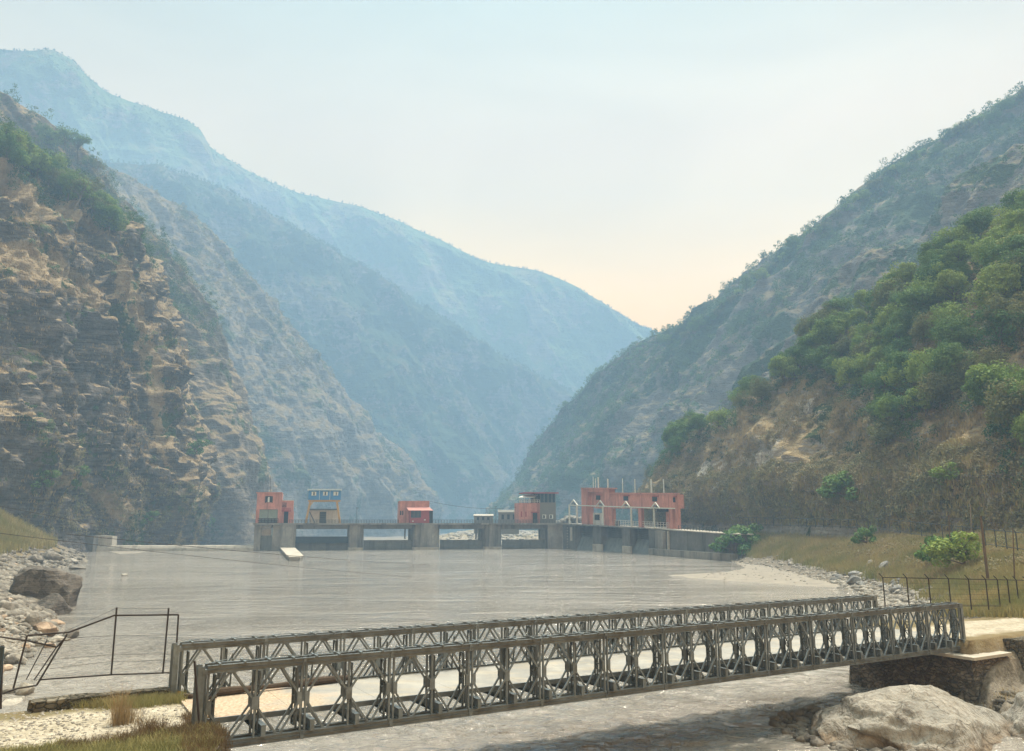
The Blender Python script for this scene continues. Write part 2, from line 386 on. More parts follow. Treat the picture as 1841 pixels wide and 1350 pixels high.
hill('second_spur_hill', 'brown rocky spur behind the golden cliff, its crest lined with thin trees', [
    [(-500, 985, 400), (0, 985, 420), (200, 985, 430), (330, 985, 440), (440, 985, 450), (500, 985, 500), (480, 985, 580)],
    [(-500, 700, 405), (0, 760, 425), (190, 790, 435), (310, 800, 446), (405, 820, 460), (450, 850, 510), (440, 870, 585)],
    [(-500, 400, 420), (-20, 500, 440), (150, 560, 450), (260, 610, 462), (350, 650, 475), (395, 690, 520), (385, 730, 590)],
    [(-500, -190, 450), (-40, 145, 470), (90, 228, 480), (190, 335, 490), (300, 470, 505), (345, 560, 545), (340, 640, 600)]],
    340, 320, M_b, rib=(0.022, 13.0, 0.3), amp=7.0, wl=45, led=1.2, seed=8.3, dist=1.12, back=(0, 120), top=0.5)
hill('third_slope_hill', 'hazy grey brown valley side falling to the left end of the dam', [
    [(100, 975, 560), (300, 972, 600), (450, 968, 660), (560, 965, 730), (650, 962, 800), (730, 960, 860), (790, 960, 980)],
    [(0, 760, 600), (240, 770, 640), (390, 780, 690), (520, 800, 755), (610, 840, 815), (690, 880, 870), (760, 915, 990)],
    [(-50, 500, 640), (200, 540, 680), (330, 570, 725), (440, 620, 780), (545, 690, 835), (640, 790, 885), (720, 860, 1000)],
    [(-150, 130, 700), (130, 275, 740), (255, 345, 780), (360, 425, 820), (455, 535, 865), (520, 625, 905), (610, 760, 1010)]],
    360, 320, M_c, rib=(0.012, 27.0, 0.3), amp=13.0, wl=85, led=1.0, seed=1.7, dist=1.14, back=(0, 160), top=0.5)
hill('blue_ridge_hill', 'dark blue wooded ridge slanting down through the haze in the middle of the valley', [
    [(0, 960, 1250), (400, 958, 1300), (640, 957, 1380), (760, 956, 1440), (850, 955, 1500), (905, 955, 1580), (960, 955, 1700), (1100, 955, 1850)],
    [(-50, 650, 1300), (330, 700, 1370), (560, 760, 1450), (700, 800, 1510), (800, 820, 1560), (880, 850, 1640), (950, 870, 1750), (1100, 900, 1880)],
    [(-100, 420, 1360), (270, 480, 1430), (450, 520, 1510), (600, 580, 1570), (730, 650, 1620), (850, 720, 1700), (960, 780, 1800), (1090, 850, 1910)],
    [(-150, 285, 1420), (210, 298, 1490), (370, 335, 1570), (520, 412, 1640), (680, 500, 1690), (800, 588, 1760), (960, 678, 1850), (1090, 740, 1940)]],
    360, 260, M_d, rib=(0.0065, 42.0, 0.3), amp=22.0, wl=165, seed=5.5, dist=0.9, back=(0, 300), top=0.35)
hill('far_mountain_hill', 'pale green grey mountain closing the valley far behind the blue ridge', [
    [(-400, 950, 2300), (0, 950, 2350), (200, 950, 2400), (300, 950, 2450), (420, 950, 2500), (500, 950, 2550), (600, 950, 2620), (700, 950, 2700), (850, 950, 2800), (1000, 950, 2900), (1100, 950, 3000), (1250, 950, 3100), (1500, 950, 3200)],
    [(-400, 400, 2400), (0, 430, 2450), (150, 440, 2500), (240, 480, 2560), (360, 500, 2620), (440, 540, 2690), (540, 580, 2770), (660, 600, 2840), (810, 640, 2940), (980, 680, 3040), (1090, 720, 3110), (1230, 770, 3210), (1500, 850, 3290)],
    [(-400, 20, 2500), (0, 88, 2560), (105, 100, 2640), (200, 172, 2700), (335, 220, 2780), (372, 262, 2820), (450, 314, 2880), (545, 352, 2950), (650, 376, 3000), (760, 420, 3060), (870, 472, 3120), (1000, 501, 3180), (1185, 610, 3280)]],
    420, 280, M_e, rib=(0.0045, 46.0, 0.3), amp=28.0, wl=310, seed=2.2, dist=0.75, back=(0, 150), top=0.22)
hill('right_mountain_hill', 'hazy rocky mountain side on the right with a wooded skyline', [
    [(2500, 1000, 330), (2100, 990, 360), (1841, 985, 390), (1600, 980, 420), (1400, 978, 455), (1250, 975, 500), (1130, 972, 560), (1020, 968, 640), (930, 962, 740), (860, 958, 850), (880, 956, 1000)],
    [(2500, 750, 350), (2100, 770, 380), (1820, 780, 410), (1590, 800, 440), (1400, 820, 475), (1260, 830, 520), (1150, 850, 580), (1050, 880, 655), (965, 905, 750), (900, 930, 860), (910, 935, 1010)],
    [(2500, 500, 380), (2100, 520, 415), (1810, 540, 445), (1590, 600, 475), (1410, 660, 510), (1290, 705, 555), (1190, 750, 615), (1090, 790, 690), (1010, 840, 780), (940, 890, 880), (940, 905, 1020)],
    [(2500, 150, 430), (2100, 240, 465), (1800, 330, 500), (1590, 420, 530), (1420, 520, 565), (1310, 590, 610), (1220, 645, 665), (1130, 700, 730), (1045, 765, 815), (965, 850, 900), (955, 880, 1030)],
    [(2500, -320, 500), (2100, -20, 530), (1841, 172, 560), (1640, 285, 590), (1470, 412, 620), (1350, 505, 660), (1250, 590, 700), (1165, 622, 760), (1060, 700, 835), (980, 800, 910), (968, 850, 1040)]],
    460, 340, M_r2, rib=(0.018, 15.0, 0.35), amp=9.0, wl=60, led=1.2, seed=6.6, dist=1.08, back=(0, 200), top=0.4)
hill('right_rock_rib_hill', 'bare rock rib rising out of the woods high on the right', [
    [(2400, 700, 300), (2050, 700, 320), (1841, 720, 350), (1750, 780, 370), (1640, 830, 390), (1520, 880, 410), (1400, 900, 430), (1300, 920, 450), (1230, 940, 470)],
    [(2400, 350, 330), (2050, 380, 350), (1841, 430, 375), (1760, 500, 390), (1660, 590, 405), (1540, 650, 425), (1430, 730, 445), (1330, 810, 465), (1260, 900, 485)],
    [(2400, 60, 370), (2050, 165, 390), (1841, 262, 410), (1735, 325, 425), (1660, 440, 440), (1540, 470, 455), (1450, 585, 470), (1340, 690, 490), (1270, 830, 510)]],
    320, 260, M_r2, rib=(0.03, 9.0, 0.35), amp=6.0, wl=40, led=1.4, seed=4.1, back=(0, 60), top=0.6)
hill('right_hillside_hill', 'wooded hillside above the right bank with dry grass and scree low down', [
    [(2600, 1000, 85), (2200, 985, 105), (1841, 975, 135), (1650, 958, 165), (1500, 948, 200), (1400, 945, 235), (1310, 945, 265), (1230, 942, 300), (1170, 940, 340), (1160, 940, 400)],
    [(2600, 780, 100), (2200, 800, 120), (1841, 820, 150), (1680, 820, 178), (1530, 840, 212), (1420, 850, 245), (1320, 865, 273), (1240, 890, 306), (1190, 900, 345), (1180, 905, 405)],
    [(2600, 520, 125), (2200, 560, 145), (1841, 600, 175), (1700, 660, 198), (1560, 700, 230), (1440, 740, 260), (1345, 785, 285), (1260, 835, 315), (1205, 865, 352), (1190, 880, 410)],
    [(2600, 100, 160), (2200, 260, 185), (1880, 400, 215), (1760, 455, 232), (1650, 560, 252), (1510, 615, 278), (1400, 720, 300), (1290, 785, 328), (1215, 845, 362), (1195, 865, 415)]],
    460, 380, M_r1, rib=(0.028, 7.0, 0.35), amp=5.5, wl=36, led=0.8, seed=9.9, back=(0, 50), top=0.6, marks={'scree': [([(1450, 705), (1480, 700), (1440, 760), (1395, 800), (1380, 790)], 16), ([(1255, 835), (1400, 805), (1370, 850), (1290, 880), (1240, 885)], 22), ([(1770, 840), (1800, 850), (1815, 910), (1850, 965), (1760, 968), (1775, 900)], 18), ([(1480, 830), (1560, 870), (1500, 900), (1420, 870)], 30)]})

# ------------------------------------------------------------------ river and banks
SB = (math.sin(R(59.773)), math.cos(R(59.773)))      # bridge axis in plan
BN = (-SB[1], SB[0])
BX0, BY0, BZ = -9.415, 25.666, CZ - 6.7235
def br(s, o, z=0.0): return (BX0 + SB[0] * s + BN[0] * o, BY0 + SB[1] * s + BN[1] * o, BZ + z)
def brs(x, y):
    dx, dy = x - BX0, y - BY0
    return dx * SB[0] + dy * SB[1], dx * BN[0] + dy * BN[1]
BL = 13 * 3.048
ROADZ = BZ + 0.60
RIVER = [(-4, -30), (-5.5, 5), (-6.2, 18), br(1.2, -1)[:2], br(1.2, 7.0)[:2], (-18, 31.8), (-22.5, 34.5), (-27, 41), (-29.5, 48), (-35.5, 58), (-41, 74), (-55, 98), (-68, 118),
         (-80, 140), (-100, 175), (-112, 215), (-138, 262), (-160, 300), (-172, 326), (-185, 345), (60, 345), (46, 268), (58, 217), (58, 190), (55, 157), (51, 124), (47, 106), (40, 88), (31, 70), (25, 59),
         br(39.0, 6.8)[:2], br(38.8, -0.9)[:2], (24.3, 42), (23.5, 38), (25, 33), (30, 28), (34, 10), (38, -30)]
def sm(x, a, b): t = np.clip((x - a) / (b - a), 0, 1); return t * t * (3 - 2 * t)
def ground_z(X, Y):
    X = np.asarray(X, float); Y = np.asarray(Y, float); shp = X.shape; X = X.ravel(); Y = Y.ravel()
    d = sdist(X, Y, RIVER); S, O = brs(X, Y)
    P3 = np.stack([X, Y, np.zeros_like(X)], -1)
    n1 = fbm(P3 / 14, 4); n2 = fbm(P3 / 3.2 + 9, 4)
    left = X < -4
    # left bank: rocks low, then the grass slope to the cliff foot
    zl = np.interp(d, [-6, -0.5, 0, 2, 6, 14, 30, 60, 120], [-2.5, -0.5, -0.05, 0.9, 2.0, 6.5, 16, 27, 42])
    zl = zl + n1 * np.interp(d, [0, 10, 60], [0.2, 1.2, 4]) + n2 * np.interp(d, [0, 5, 30], [0.25, 0.5, 0.8])
    nearl = sm(Y, 60, 38)
    znl = ROADZ - 0.02 + n2 * 0.12
    zroadside = np.where(O > 5.9, np.interp(O - 5.9, [0, 2.5, 9], [0, -1.2, -3.1]), np.where(O < -0.6, np.interp(-0.6 - O, [0, 5, 20], [0, 0.1, 1.2]), 0))
    onroad = (O > -0.6) & (O < 5.6)
    znl = znl + zroadside - np.where(onroad, n2 * 0.08, 0) + np.where(O < -0.3, n2 * 0.35 + 0.12, 0)
    znl = np.minimum(znl, np.interp(d, [-3, -0.3, 0, 0.5, 1.1], [-2.2, -0.5, -0.1, 1.8, 6]))
    zl = np.where(Y < 60, nearl * znl + (1 - nearl) * zl, zl)
    # right bank
    zr = np.interp(d, [-6, -0.5, 0, 3, 7, 14, 30, 60, 100], [-2.5, -0.5, -0.05, 0.6, 2.4, 5.0, 7.8, 9.2, 10.5])
    zr = zr + n1 * np.interp(d, [0, 8, 40], [0.1, 0.8, 0.8]) + n2 * np.interp(d, [0, 8, 30], [0.15, 0.4, 0.4])
    nearr = sm(Y, 66, 54) * sm(O, 14, 8)
    znr = ROADZ - 0.05 + n2 * 0.1 + np.where(O < -0.5, np.interp(-0.5 - O, [0, 0.5, 1.1, 3, 6, 14, 30], [0, -0.3, -2.3, -2.7, -2.9, -2.0, 0]), 0)
    znr = np.minimum(znr, np.interp(d, [-3, -0.3, 0, 0.5, 1.2], [-2.2, -0.5, -0.1, 0.9, 1.6]) + np.where(d > 0, np.where(O > -0.6, np.clip(S - 38.5, 0, 99) * 3, np.clip(d, 0, 9) * 0.25) + np.where(O > 6, d * 2, 0), 0))
    zr = nearr * znr + (1 - nearr) * np.where((Y < 62) & (O <= 14), zr, zr)
    z = np.where(left, zl, zr)
    # below the dam the river bed lies lower
    z = np.where((Y > 345) & (d > 0), np.minimum(z, np.interp(Y, [345, 380, 480, 700, 2000], [-3.5, -2.5, 3.2, 4.6, 6.0]) * sm(X, -75, -40) - 3.5 * sm(X, -40, -75) + n1 * 1.2 + np.abs(n2) * .8), z)
    return z.reshape(shp)

t = NT('river_water'); p = t.pos()
n_a = t.noise(t.mapped(p, (1, 1, 1), (0, 0, 0.5)), 0.035, 4, 0.6, 0.8); n_b = t.noise(t.mapped(p, (0.35, 1.0, 1), (0, 0, 0.1)), 0.10, 5, 0.65, 0.5)
fo = t.noise(t.mapped(p, (0.16, 1.0, 1), (0, 0, 0.12)), 0.32, 5, 0.7, 0.8); P_ = t.sep(p)
fm = t.math('MULTIPLY', t.rng(fo, 0.66, 0.72, 0, 0.55), t.math('MULTIPLY', t.rng(P_[1], 110, 180), t.rng(n_b, 0.45, 0.6)))
wc = t.mix(t.rng(n_a, 0.35, 0.65), (0.185, 0.168, 0.142), (0.275, 0.257, 0.228))
t.base(t.mix(fm, wc, (0.62, 0.60, 0.55)))
t.rough(0.08, 0.5); t.b.inputs['IOR'].default_value = 1.5
w1 = t.noise(t.mapped(p, (0.85, 1.15, 1), (0, 0, 0.5)), 1.7, 4, 0.62, 1.2)
w2 = t.noise(t.mapped(p, (0.7, 1.0, 1), (0, 0, 0.7)), 0.55, 4, 0.6, 1.0)
patch = t.rng(n_b, 0.38, 0.60, 0.10, 1.0)
hh = t.math('MULTIPLY', t.math('ADD', t.math('MULTIPLY', w1, 0.26), t.math('MULTIPLY', w2, 0.5)), patch)
t.bump(hh, 1.0, 1.7); M_water = t.m

rx = np.concatenate([np.linspace(-260, -60, 40), np.linspace(-58, 60, 420), np.linspace(62, 110, 20)])
ryy = np.concatenate([np.linspace(-40, 20, 20), np.linspace(20.4, 75, 300), np.linspace(75.5, 350, 120)])
GX, GY = np.meshgrid(rx, ryy); Z = np.zeros_like(GX)
wv = fbm(np.stack([GX * 0.7 + GY * 0.25, GY * 1.0 - GX * 0.15, GX * 0], -1) * 0.9, 4) * 0.24
Z += np.where(GY < 75, wv * sm(GY, 75, 50), 0)
idx = np.arange(GX.size).reshape(GX.shape)
Fq = np.stack([idx[:-1, :-1], idx[:-1, 1:], idx[1:, 1:], idx[1:, :-1]], -1).reshape(-1, 4)
tag(obj_np('river_water', np.stack([GX, GY, Z], -1).reshape(-1, 3), Fq, M_water, smooth=True), kind='structure')

# ground: one sheet from the viewer to beyond the dam
t = NT('bank_soil'); p = t.pos(); P_ = t.sep(p)
n1 = t.noise(p, 0.09, 5, 0.65); n2 = t.noise(p, 0.9, 4, 0.65); n3 = t.noise(p, 5.0, 3, 0.6); gr = t.vor(p, 6.0)
grass = t.mix(t.rng(n1, 0.35, 0.65), (0.23, 0.175, 0.10), (0.15, 0.135, 0.07))
grass = t.mix(t.rng(n2, 0.35, 0.65, 0, 0.7), grass, (0.14, 0.105, 0.06))
rub = t.mix(t.rng(n3, 0.3, 0.7), (0.11, 0.095, 0.075), (0.24, 0.215, 0.175))
rub = t.mix(t.rng(gr, 0.0, 0.35), (0.12, 0.105, 0.085), rub)
zz = t.math('ADD', P_[2], t.math('MULTIPLY', n2, 2.5))
c = t.mix(t.rng(zz, 3.3, 4.5), rub, grass)
c = t.mix(t.attr('gravel'), c, t.mix(t.rng(n3, 0.3, 0.7), (0.27, 0.24, 0.185), (0.47, 0.43, 0.35)))
c = t.mix(t.rng(P_[2], 0.35, 0.0), c, (0.22, 0.19, 0.145))
t.base(c).rough(0.95, 0.1); t.bump(t.math('ADD', t.math('MULTIPLY', n2, 0.4), t.math('MULTIPLY', n3, 0.12)), 0.8, 0.6); M_ground = t.m
gx = np.concatenate([-np.geomspace(1450, 62, 60), np.linspace(-60, 50, 330), np.geomspace(52, 1450, 70)])
gy = np.concatenate([np.linspace(-60, 14, 20), np.linspace(14.5, 62, 200), np.geomspace(62.5, 400, 200), np.geomspace(404, 1880, 60)])
GX, GY = np.meshgrid(gx, gy); Z = ground_z(GX, GY)
Z = np.where((np.abs(GX) > 500) & (Z > 0), 2.0, Z)
S_, O_ = brs(GX, GY); nn = fbm(np.stack([GX, GY, GX * 0], -1) / 1.4, 4); nn2 = fbm(np.stack([GX, GY, GX * 0 + 4], -1) / 5, 3)
rut = np.exp(-((O_ - 2.6 + nn2 * 1.2) / 0.55) ** 2) * 0.25
grav = sm(O_ + nn * 1.0, 0.3, 1.0) * sm(O_ + nn * 0.8, 4.9, 4.0) * ((S_ < 1) | (S_ > 38)) * (np.abs(S_ - 20) < 60) * (1 - rut)
grav = np.maximum(grav, (GY > 345) * (GX > -70) * (nn2 > -0.1) * 0.6)
idx = np.arange(GX.size).reshape(GX.shape)
Fq = np.stack([idx[:-1, :-1], idx[:-1, 1:], idx[1:, 1:], idx[1:, :-1]], -1).reshape(-1, 4)
tag(obj_np('ground', np.stack([GX, GY, Z], -1).reshape(-1, 3), Fq, M_ground, smooth=True, attrs={'gravel': np.clip(grav, 0, 1)}), kind='structure')

# look-up table of the ground height, for placing things fast
_tx = np.concatenate([np.linspace(-400, -61, 180), np.linspace(-60, 62, 420), np.linspace(63, 200, 140)]); _ty = np.concatenate([np.linspace(8, 62, 240), np.geomspace(62.6, 660, 260)])
_TX, _TY = np.meshgrid(_tx, _ty); _TZ = ground_z(_TX, _TY); _TD = sdist(_TX, _TY, RIVER)
def _lut(T, X, Y):
    i = np.clip(np.searchsorted(_tx, X) - 1, 0, len(_tx) - 2); j = np.clip(np.searchsorted(_ty, Y) - 1, 0, len(_ty) - 2)
    u = np.clip((X - _tx[i]) / (_tx[i + 1] - _tx[i]), 0, 1); v = np.clip((Y - _ty[j]) / (_ty[j + 1] - _ty[j]), 0, 1)
    return (T[j, i] * (1 - u) + T[j, i + 1] * u) * (1 - v) + (T[j + 1, i] * (1 - u) + T[j + 1, i + 1] * u) * v
def gz(X, Y): return _lut(_TZ, np.asarray(X, float), np.asarray(Y, float))
def gd(X, Y): return _lut(_TD, np.asarray(X, float), np.asarray(Y, float))
# ------------------------------------------------------------------ shared materials
def simple(name, col, rough=0.8, var=0.25, scale=0.6, metal=0.0, stain=None, streak=False, bump=0.0, spec=0.3):
    t = NT(name); p = t.pos()
    n = t.noise(p, scale, 5, 0.65); n2 = t.noise(p, scale * 6, 3, 0.6)
    c = t.mix(t.rng(n, 0.3, 0.7), tuple(x * (1 - var) for x in col), tuple(min(1, x * (1 + var)) for x in col))
    c = t.mix(t.rng(n2, 0.35, 0.7, 0, 0.35), c, tuple(x * 0.55 for x in col))
    if stain:
        s = t.noise(t.mapped(p, (1.0, 1.0, 0.12) if streak else (1, 1, 1)), scale * 1.6, 4, 0.65)
        c = t.mix(t.rng(s, 0.5, 0.66, 0, 0.85), c, stain)
    t.base(c).rough(rough, spec); t.b.inputs['Metallic'].default_value = metal
    if bump: t.bump(t.math('ADD', n, t.math('MULTIPLY', n2, 0.5)), 0.6, bump)
    return t.m
M_steel = simple('galvanised_steel', (0.18, 0.215, 0.235), 0.5, 0.3, 1.2, 0.3, stain=(0.11, 0.12, 0.12))
M_steel_dk = simple('grey_painted_steel', (0.085, 0.10, 0.102), 0.6, 0.2, 1.5, 0.3)
M_iron = simple('dark_iron', (0.035, 0.028, 0.026), 0.7, 0.3, 2.0)
M_conc = simple('weathered_concrete', (0.26, 0.25, 0.225), 0.9, 0.3, 0.16, stain=(0.075, 0.074, 0.07), streak=True, bump=0.15)
M_conc_dk = simple('dark_stained_concrete', (0.15, 0.148, 0.136), 0.9, 0.35, 0.2, stain=(0.045, 0.045, 0.042), streak=True, bump=0.2)
M_conc_lt = simple('pale_concrete', (0.46, 0.43, 0.37), 0.9, 0.15, 0.2, stain=(0.25, 0.23, 0.19), bump=0.1)
M_pink = simple('salmon_painted_plaster', (0.56, 0.25, 0.195), 0.85, 0.2, 0.3, stain=(0.27, 0.125, 0.10), streak=True)
M_red = simple('crimson_painted_sheet', (0.33, 0.065, 0.07), 0.6, 0.15, 0.5)
M_redroof = simple('salmon_sheet_roof', (0.50, 0.23, 0.20), 0.6, 0.1, 0.5)
M_blue = simple('blue_painted_sheet', (0.06, 0.23, 0.50), 0.5, 0.12, 0.6)
M_roofpale = simple('pale_blue_roof_sheet', (0.55, 0.66, 0.70), 0.5, 0.1, 0.6)
M_white = simple('white_paint', (0.66, 0.68, 0.62), 0.6, 0.12, 1.0)
M_offw = simple('off_white_plaster', (0.66, 0.65, 0.60), 0.85, 0.12, 0.4, stain=(0.42, 0.40, 0.36), streak=True)
M_yellow = simple('ochre_painted_steel', (0.50, 0.30, 0.09), 0.6, 0.15, 0.6)
M_dark = simple('dark_interior', (0.02, 0.024, 0.026), 0.7, 0.3, 1.0)
M_grn = simple('greenish_glass_panel', (0.22, 0.30, 0.27), 0.25, 0.12, 0.8, spec=0.5)
M_glass = simple('blue_window_glass', (0.03, 0.07, 0.10), 0.12, 0.2, 0.8, spec=0.6)
M_gate = simple('dark_blue_gate_steel', (0.035, 0.055, 0.07), 0.6, 0.2, 0.4)
M_gate_lt = simple('silted_grey_gate_steel', (0.17, 0.185, 0.175), 0.7, 0.2, 0.3, stain=(0.09, 0.1, 0.1), streak=True)
M_greyw = simple('grey_cement_render', (0.19, 0.18, 0.155), 0.9, 0.1, 0.5)
M_wood = simple('dark_wet_wood', (0.07, 0.05, 0.035), 0.85, 0.35, 3.0, bump=0.05)
M_bark = simple('grey_brown_bark', (0.13, 0.10, 0.075), 0.95, 0.3, 1.5)
M_barkp = simple('pale_bark', (0.24, 0.21, 0.17), 0.95, 0.3, 1.5)

def leaf_mat(name, a, b, c3, nsc=0.25, rnd=0.6, trans=0.25):
    t = NT(name); p = t.pos(); n = t.noise(p, nsc, 3, 0.6); n2 = t.noise(p, nsc * 14, 2, 0.6)
    c = t.mix(t.rng(n, 0.35, 0.65), a, b)
    if rnd: c = t.mix(t.math('MULTIPLY', t.rand(), rnd), c, c3)
    c = t.mix(t.rng(n2, 0.3, 0.7, 0, 0.55), c, tuple(x * 0.5 for x in a))
    t.base(c).rough(0.7, 0.15)
    tr = t.n.new('ShaderNodeBsdfTranslucent'); t.L.new(c, tr.inputs[0]); ms = t.n.new('ShaderNodeMixShader'); ms.inputs[0].default_value = trans
    t.L.new(t.b.outputs[0], ms.inputs[1]); t.L.new(tr.outputs[0], ms.inputs[2]); t.L.new(ms.outputs[0], t.n['Material Output'].inputs[0])
    return t.m
M_leaf = leaf_mat('fresh_green_leaves', (0.13, 0.24, 0.05), (0.26, 0.38, 0.08), (0.36, 0.42, 0.09))
M_leafd = leaf_mat('deep_green_leaves', (0.065, 0.15, 0.045), (0.13, 0.25, 0.065), (0.20, 0.30, 0.07))
M_leafy = leaf_mat('yellow_green_leaves', (0.22, 0.26, 0.05), (0.32, 0.34, 0.07), (0.2, 0.26, 0.06))
M_leafdry = leaf_mat('dull_olive_leaves', (0.12, 0.16, 0.06), (0.19, 0.21, 0.085), (0.24, 0.22, 0.09))
M_wood_far = leaf_mat('distant_forest_leaves', (0.040, 0.075, 0.032), (0.075, 0.12, 0.045), (0.1, 0.13, 0.05), 0.03, 0.0)
M_wood_mid = leaf_mat('mixed_forest_leaves', (0.055, 0.12, 0.05), (0.12, 0.20, 0.075), (0.1, 0.13, 0.05), 0.035, 0.0)
M_scrub = leaf_mat('brown_scrub_leaves', (0.31, 0.255, 0.15), (0.20, 0.215, 0.105), (0.2, 0.15, 0.07), 0.08, 0.0)
M_gold = leaf_mat('golden_dry_grass', (0.40, 0.30, 0.165), (0.28, 0.215, 0.12), (0.3, 0.26, 0.12), 0.07, 0.0, 0.15)
M_straw = leaf_mat('straw_and_green_grass', (0.46, 0.38, 0.19), (0.24, 0.26, 0.10), (0.3, 0.26, 0.12), 0.13, 0.0, 0.2)
M_fgrass = leaf_mat('fresh_grass_blades', (0.13, 0.16, 0.055), (0.23, 0.22, 0.10), (0.3, 0.26, 0.12), 0.5, 0.0, 0.2)
M_brown = leaf_mat('brown_dead_weeds', (0.22, 0.15, 0.085), (0.14, 0.115, 0.06), (0.3, 0.26, 0.12), 0.6, 0.0, 0.15)

def rock_mat(name, a, b, sc=1.0, strat=0.0):
    t = NT(name); p = t.obj(); g = t.pos()
    n = t.noise(g, 0.9 * sc, 5, 0.65); n2 = t.noise(g, 5 * sc, 4, 0.6)
    c = t.mix(t.rng(n, 0.3, 0.7), a, b); c = t.mix(t.math('MULTIPLY', t.rand(), 0.6), c, tuple(min(1, x * 1.25) for x in b))
    cl = t.sep(t.vor(g, 1.5 * sc, 'F1', 'Color'))[0]; c = t.mix(t.rng(cl, 0.2, 1.0, 0, 0.75), c, tuple(x * 0.5 for x in a))
    c = t.mix(t.rng(n2, 0.5, 0.75, 0, 0.6), c, tuple(x * 0.45 for x in a))
    h = t.math('ADD', n, t.math('MULTIPLY', n2, 0.45))
    if strat:
        st = t.noise(t.mapped(g, (0.4, 0.4, 5.0), (0.5, 0.5, 0)), 1.0, 4, 0.6, 0.5); c = t.mix(t.rng(st, 0.45, 0.6, 0, strat), c, tuple(x * 0.5 for x in a)); h = t.math('ADD', h, st)
    t.base(c).rough(0.9, 0.2); t.bump(h, 0.7, 0.25); return t.m
M_rk_pale = rock_mat('pale_river_stone', (0.20, 0.188, 0.165), (0.38, 0.355, 0.31))
M_rk_grey = rock_mat('grey_river_stone', (0.12, 0.11, 0.098), (0.25, 0.23, 0.195))
M_rk_dark = rock_mat('dark_brown_rock', (0.085, 0.076, 0.068), (0.16, 0.145, 0.128), 0.9, 0.3)
M_rk_tan = rock_mat('tan_sandstone', (0.30, 0.22, 0.16), (0.44, 0.34, 0.25), 0.8, 0.5)
M_rk_blue = rock_mat('blue_grey_broken_rock', (0.14, 0.145, 0.145), (0.27, 0.27, 0.26))

# ------------------------------------------------------------------ vegetation and rock generators
_HP = {}
def on_hill(name, px, py):
    if name not in _HP:
        G, N = HILLS[name]; g = G[::2, ::2].reshape(-1, 3); X, Y = proj(g); _HP[name] = (g, X, Y)
    g, X, Y = _HP[name]; d = (X - px) ** 2 + (Y - py) ** 2
    m = d < max(d.min() * 1.5 + 2, 9); i = np.where(m)[0]
    return g[i[np.argmin(g[i, 1])]]
def leaf_cloud(cen, rad, per, size, rng, flat=0.5, shell=0.55):
    cen = np.asarray(cen, float); n = len(cen) * per
    c = np.repeat(cen, per, 0); r = np.repeat(np.asarray(rad, float).reshape(len(cen), -1), per, 0)
    d = rng.normal(size=(n, 3)); d /= np.linalg.norm(d, axis=1)[:, None]
    q = c + d * r * (shell + (1.08 - shell) * rng.rand(n, 1) ** 0.8) * np.array([1, 1, 0.75])
    nn = d * 0.8 + rng.normal(size=(n, 3)) * 0.5 + np.array([0, 0, flat]); nn /= np.linalg.norm(nn, axis=1)[:, None]
    a = np.cross(nn, rng.normal(size=(n, 3))); a /= np.linalg.norm(a, axis=1)[:, None] + 1e-9; b = np.cross(nn, a)
    s = (size * (0.6 + 0.8 * rng.rand(n, 1)))
    V = np.stack([q - a * s * 0.5, q - b * s * 0.32, q + a * s * 0.5, q + b * s * 0.32], 1).reshape(-1, 3)
    return V, np.arange(n * 4).reshape(n, 4)
def make_tree_proto(seed, H, W, nclump, per, size, leaf, bark, base=0.3, lean=0.0, crad=0.2, flatk=1.0):
    rng = np.random.RandomState(seed); rnd = random.Random(seed)
    top = np.array([lean * H, lean * H * 0.3, H * 0.8])
    cl = []; rad = []
    for i in range(nclump):
        for _ in range(30):
            d = rng.normal(size=3); d /= np.linalg.norm(d); rr = rng.rand() ** 0.4
            c = np.array([d[0] * W * rr, d[1] * W * rr, H * (base + (1 - base) * 0.5) + d[2] * H * (1 - base) * 0.44 * rr * flatk]); c[:2] += top[:2] * c[2] / H
            if all(np.linalg.norm(c - k) > crad * H * 0.55 for k in cl): break
        cl.append(c); rad.append(crad * H * (0.45 + 0.85 * rng.rand()))
    V, Fq = leaf_cloud(cl, np.array(rad)[:, None], per, size, rng)
    crown = mesh_np('crown', V, Fq, leaf)
    mb = MB(); r0 = H * 0.022 + 0.05
    pts = [Vector((0, 0, -0.6)), Vector((0, 0, H * 0.1)), Vector(top * 0.35 + rng.normal(size=3) * [0.1, 0.1, 0]), Vector(top * 0.7), Vector(top)]
    mb.tube(pts, [r0 * 1.3, r0, r0 * 0.8, r0 * 0.5, r0 * 0.15], 7)
    for c in cl[:12]:
        z0 = max(H * 0.16, min(c[2] * 0.62, H * 0.62)); s = Vector(top * (z0 / (H * 0.8))); e = Vector(c)
        m = s.lerp(e, 0.5) + Vector((0, 0, H * 0.03)); mb.tube([s, m, e], [r0 * 0.5, r0 * 0.3, r0 * 0.1], 5)
    return crown, mb.mesh('trunk', bark, True)
def place_tree(proto, loc, s, rz, label, group, name='broadleaf_tree', cat='tree'):
    e = empty(name, loc, rz); e.scale = (s * random.uniform(.85, 1.2), s * random.uniform(.85, 1.2), s * random.uniform(.85, 1.25)); tag(e, label, cat, group)
    for nm, me in (('trunk', proto[1]), ('crown', proto[0])):
        o = bpy.data.objects.new(nm, me); link(o, e)
    return e
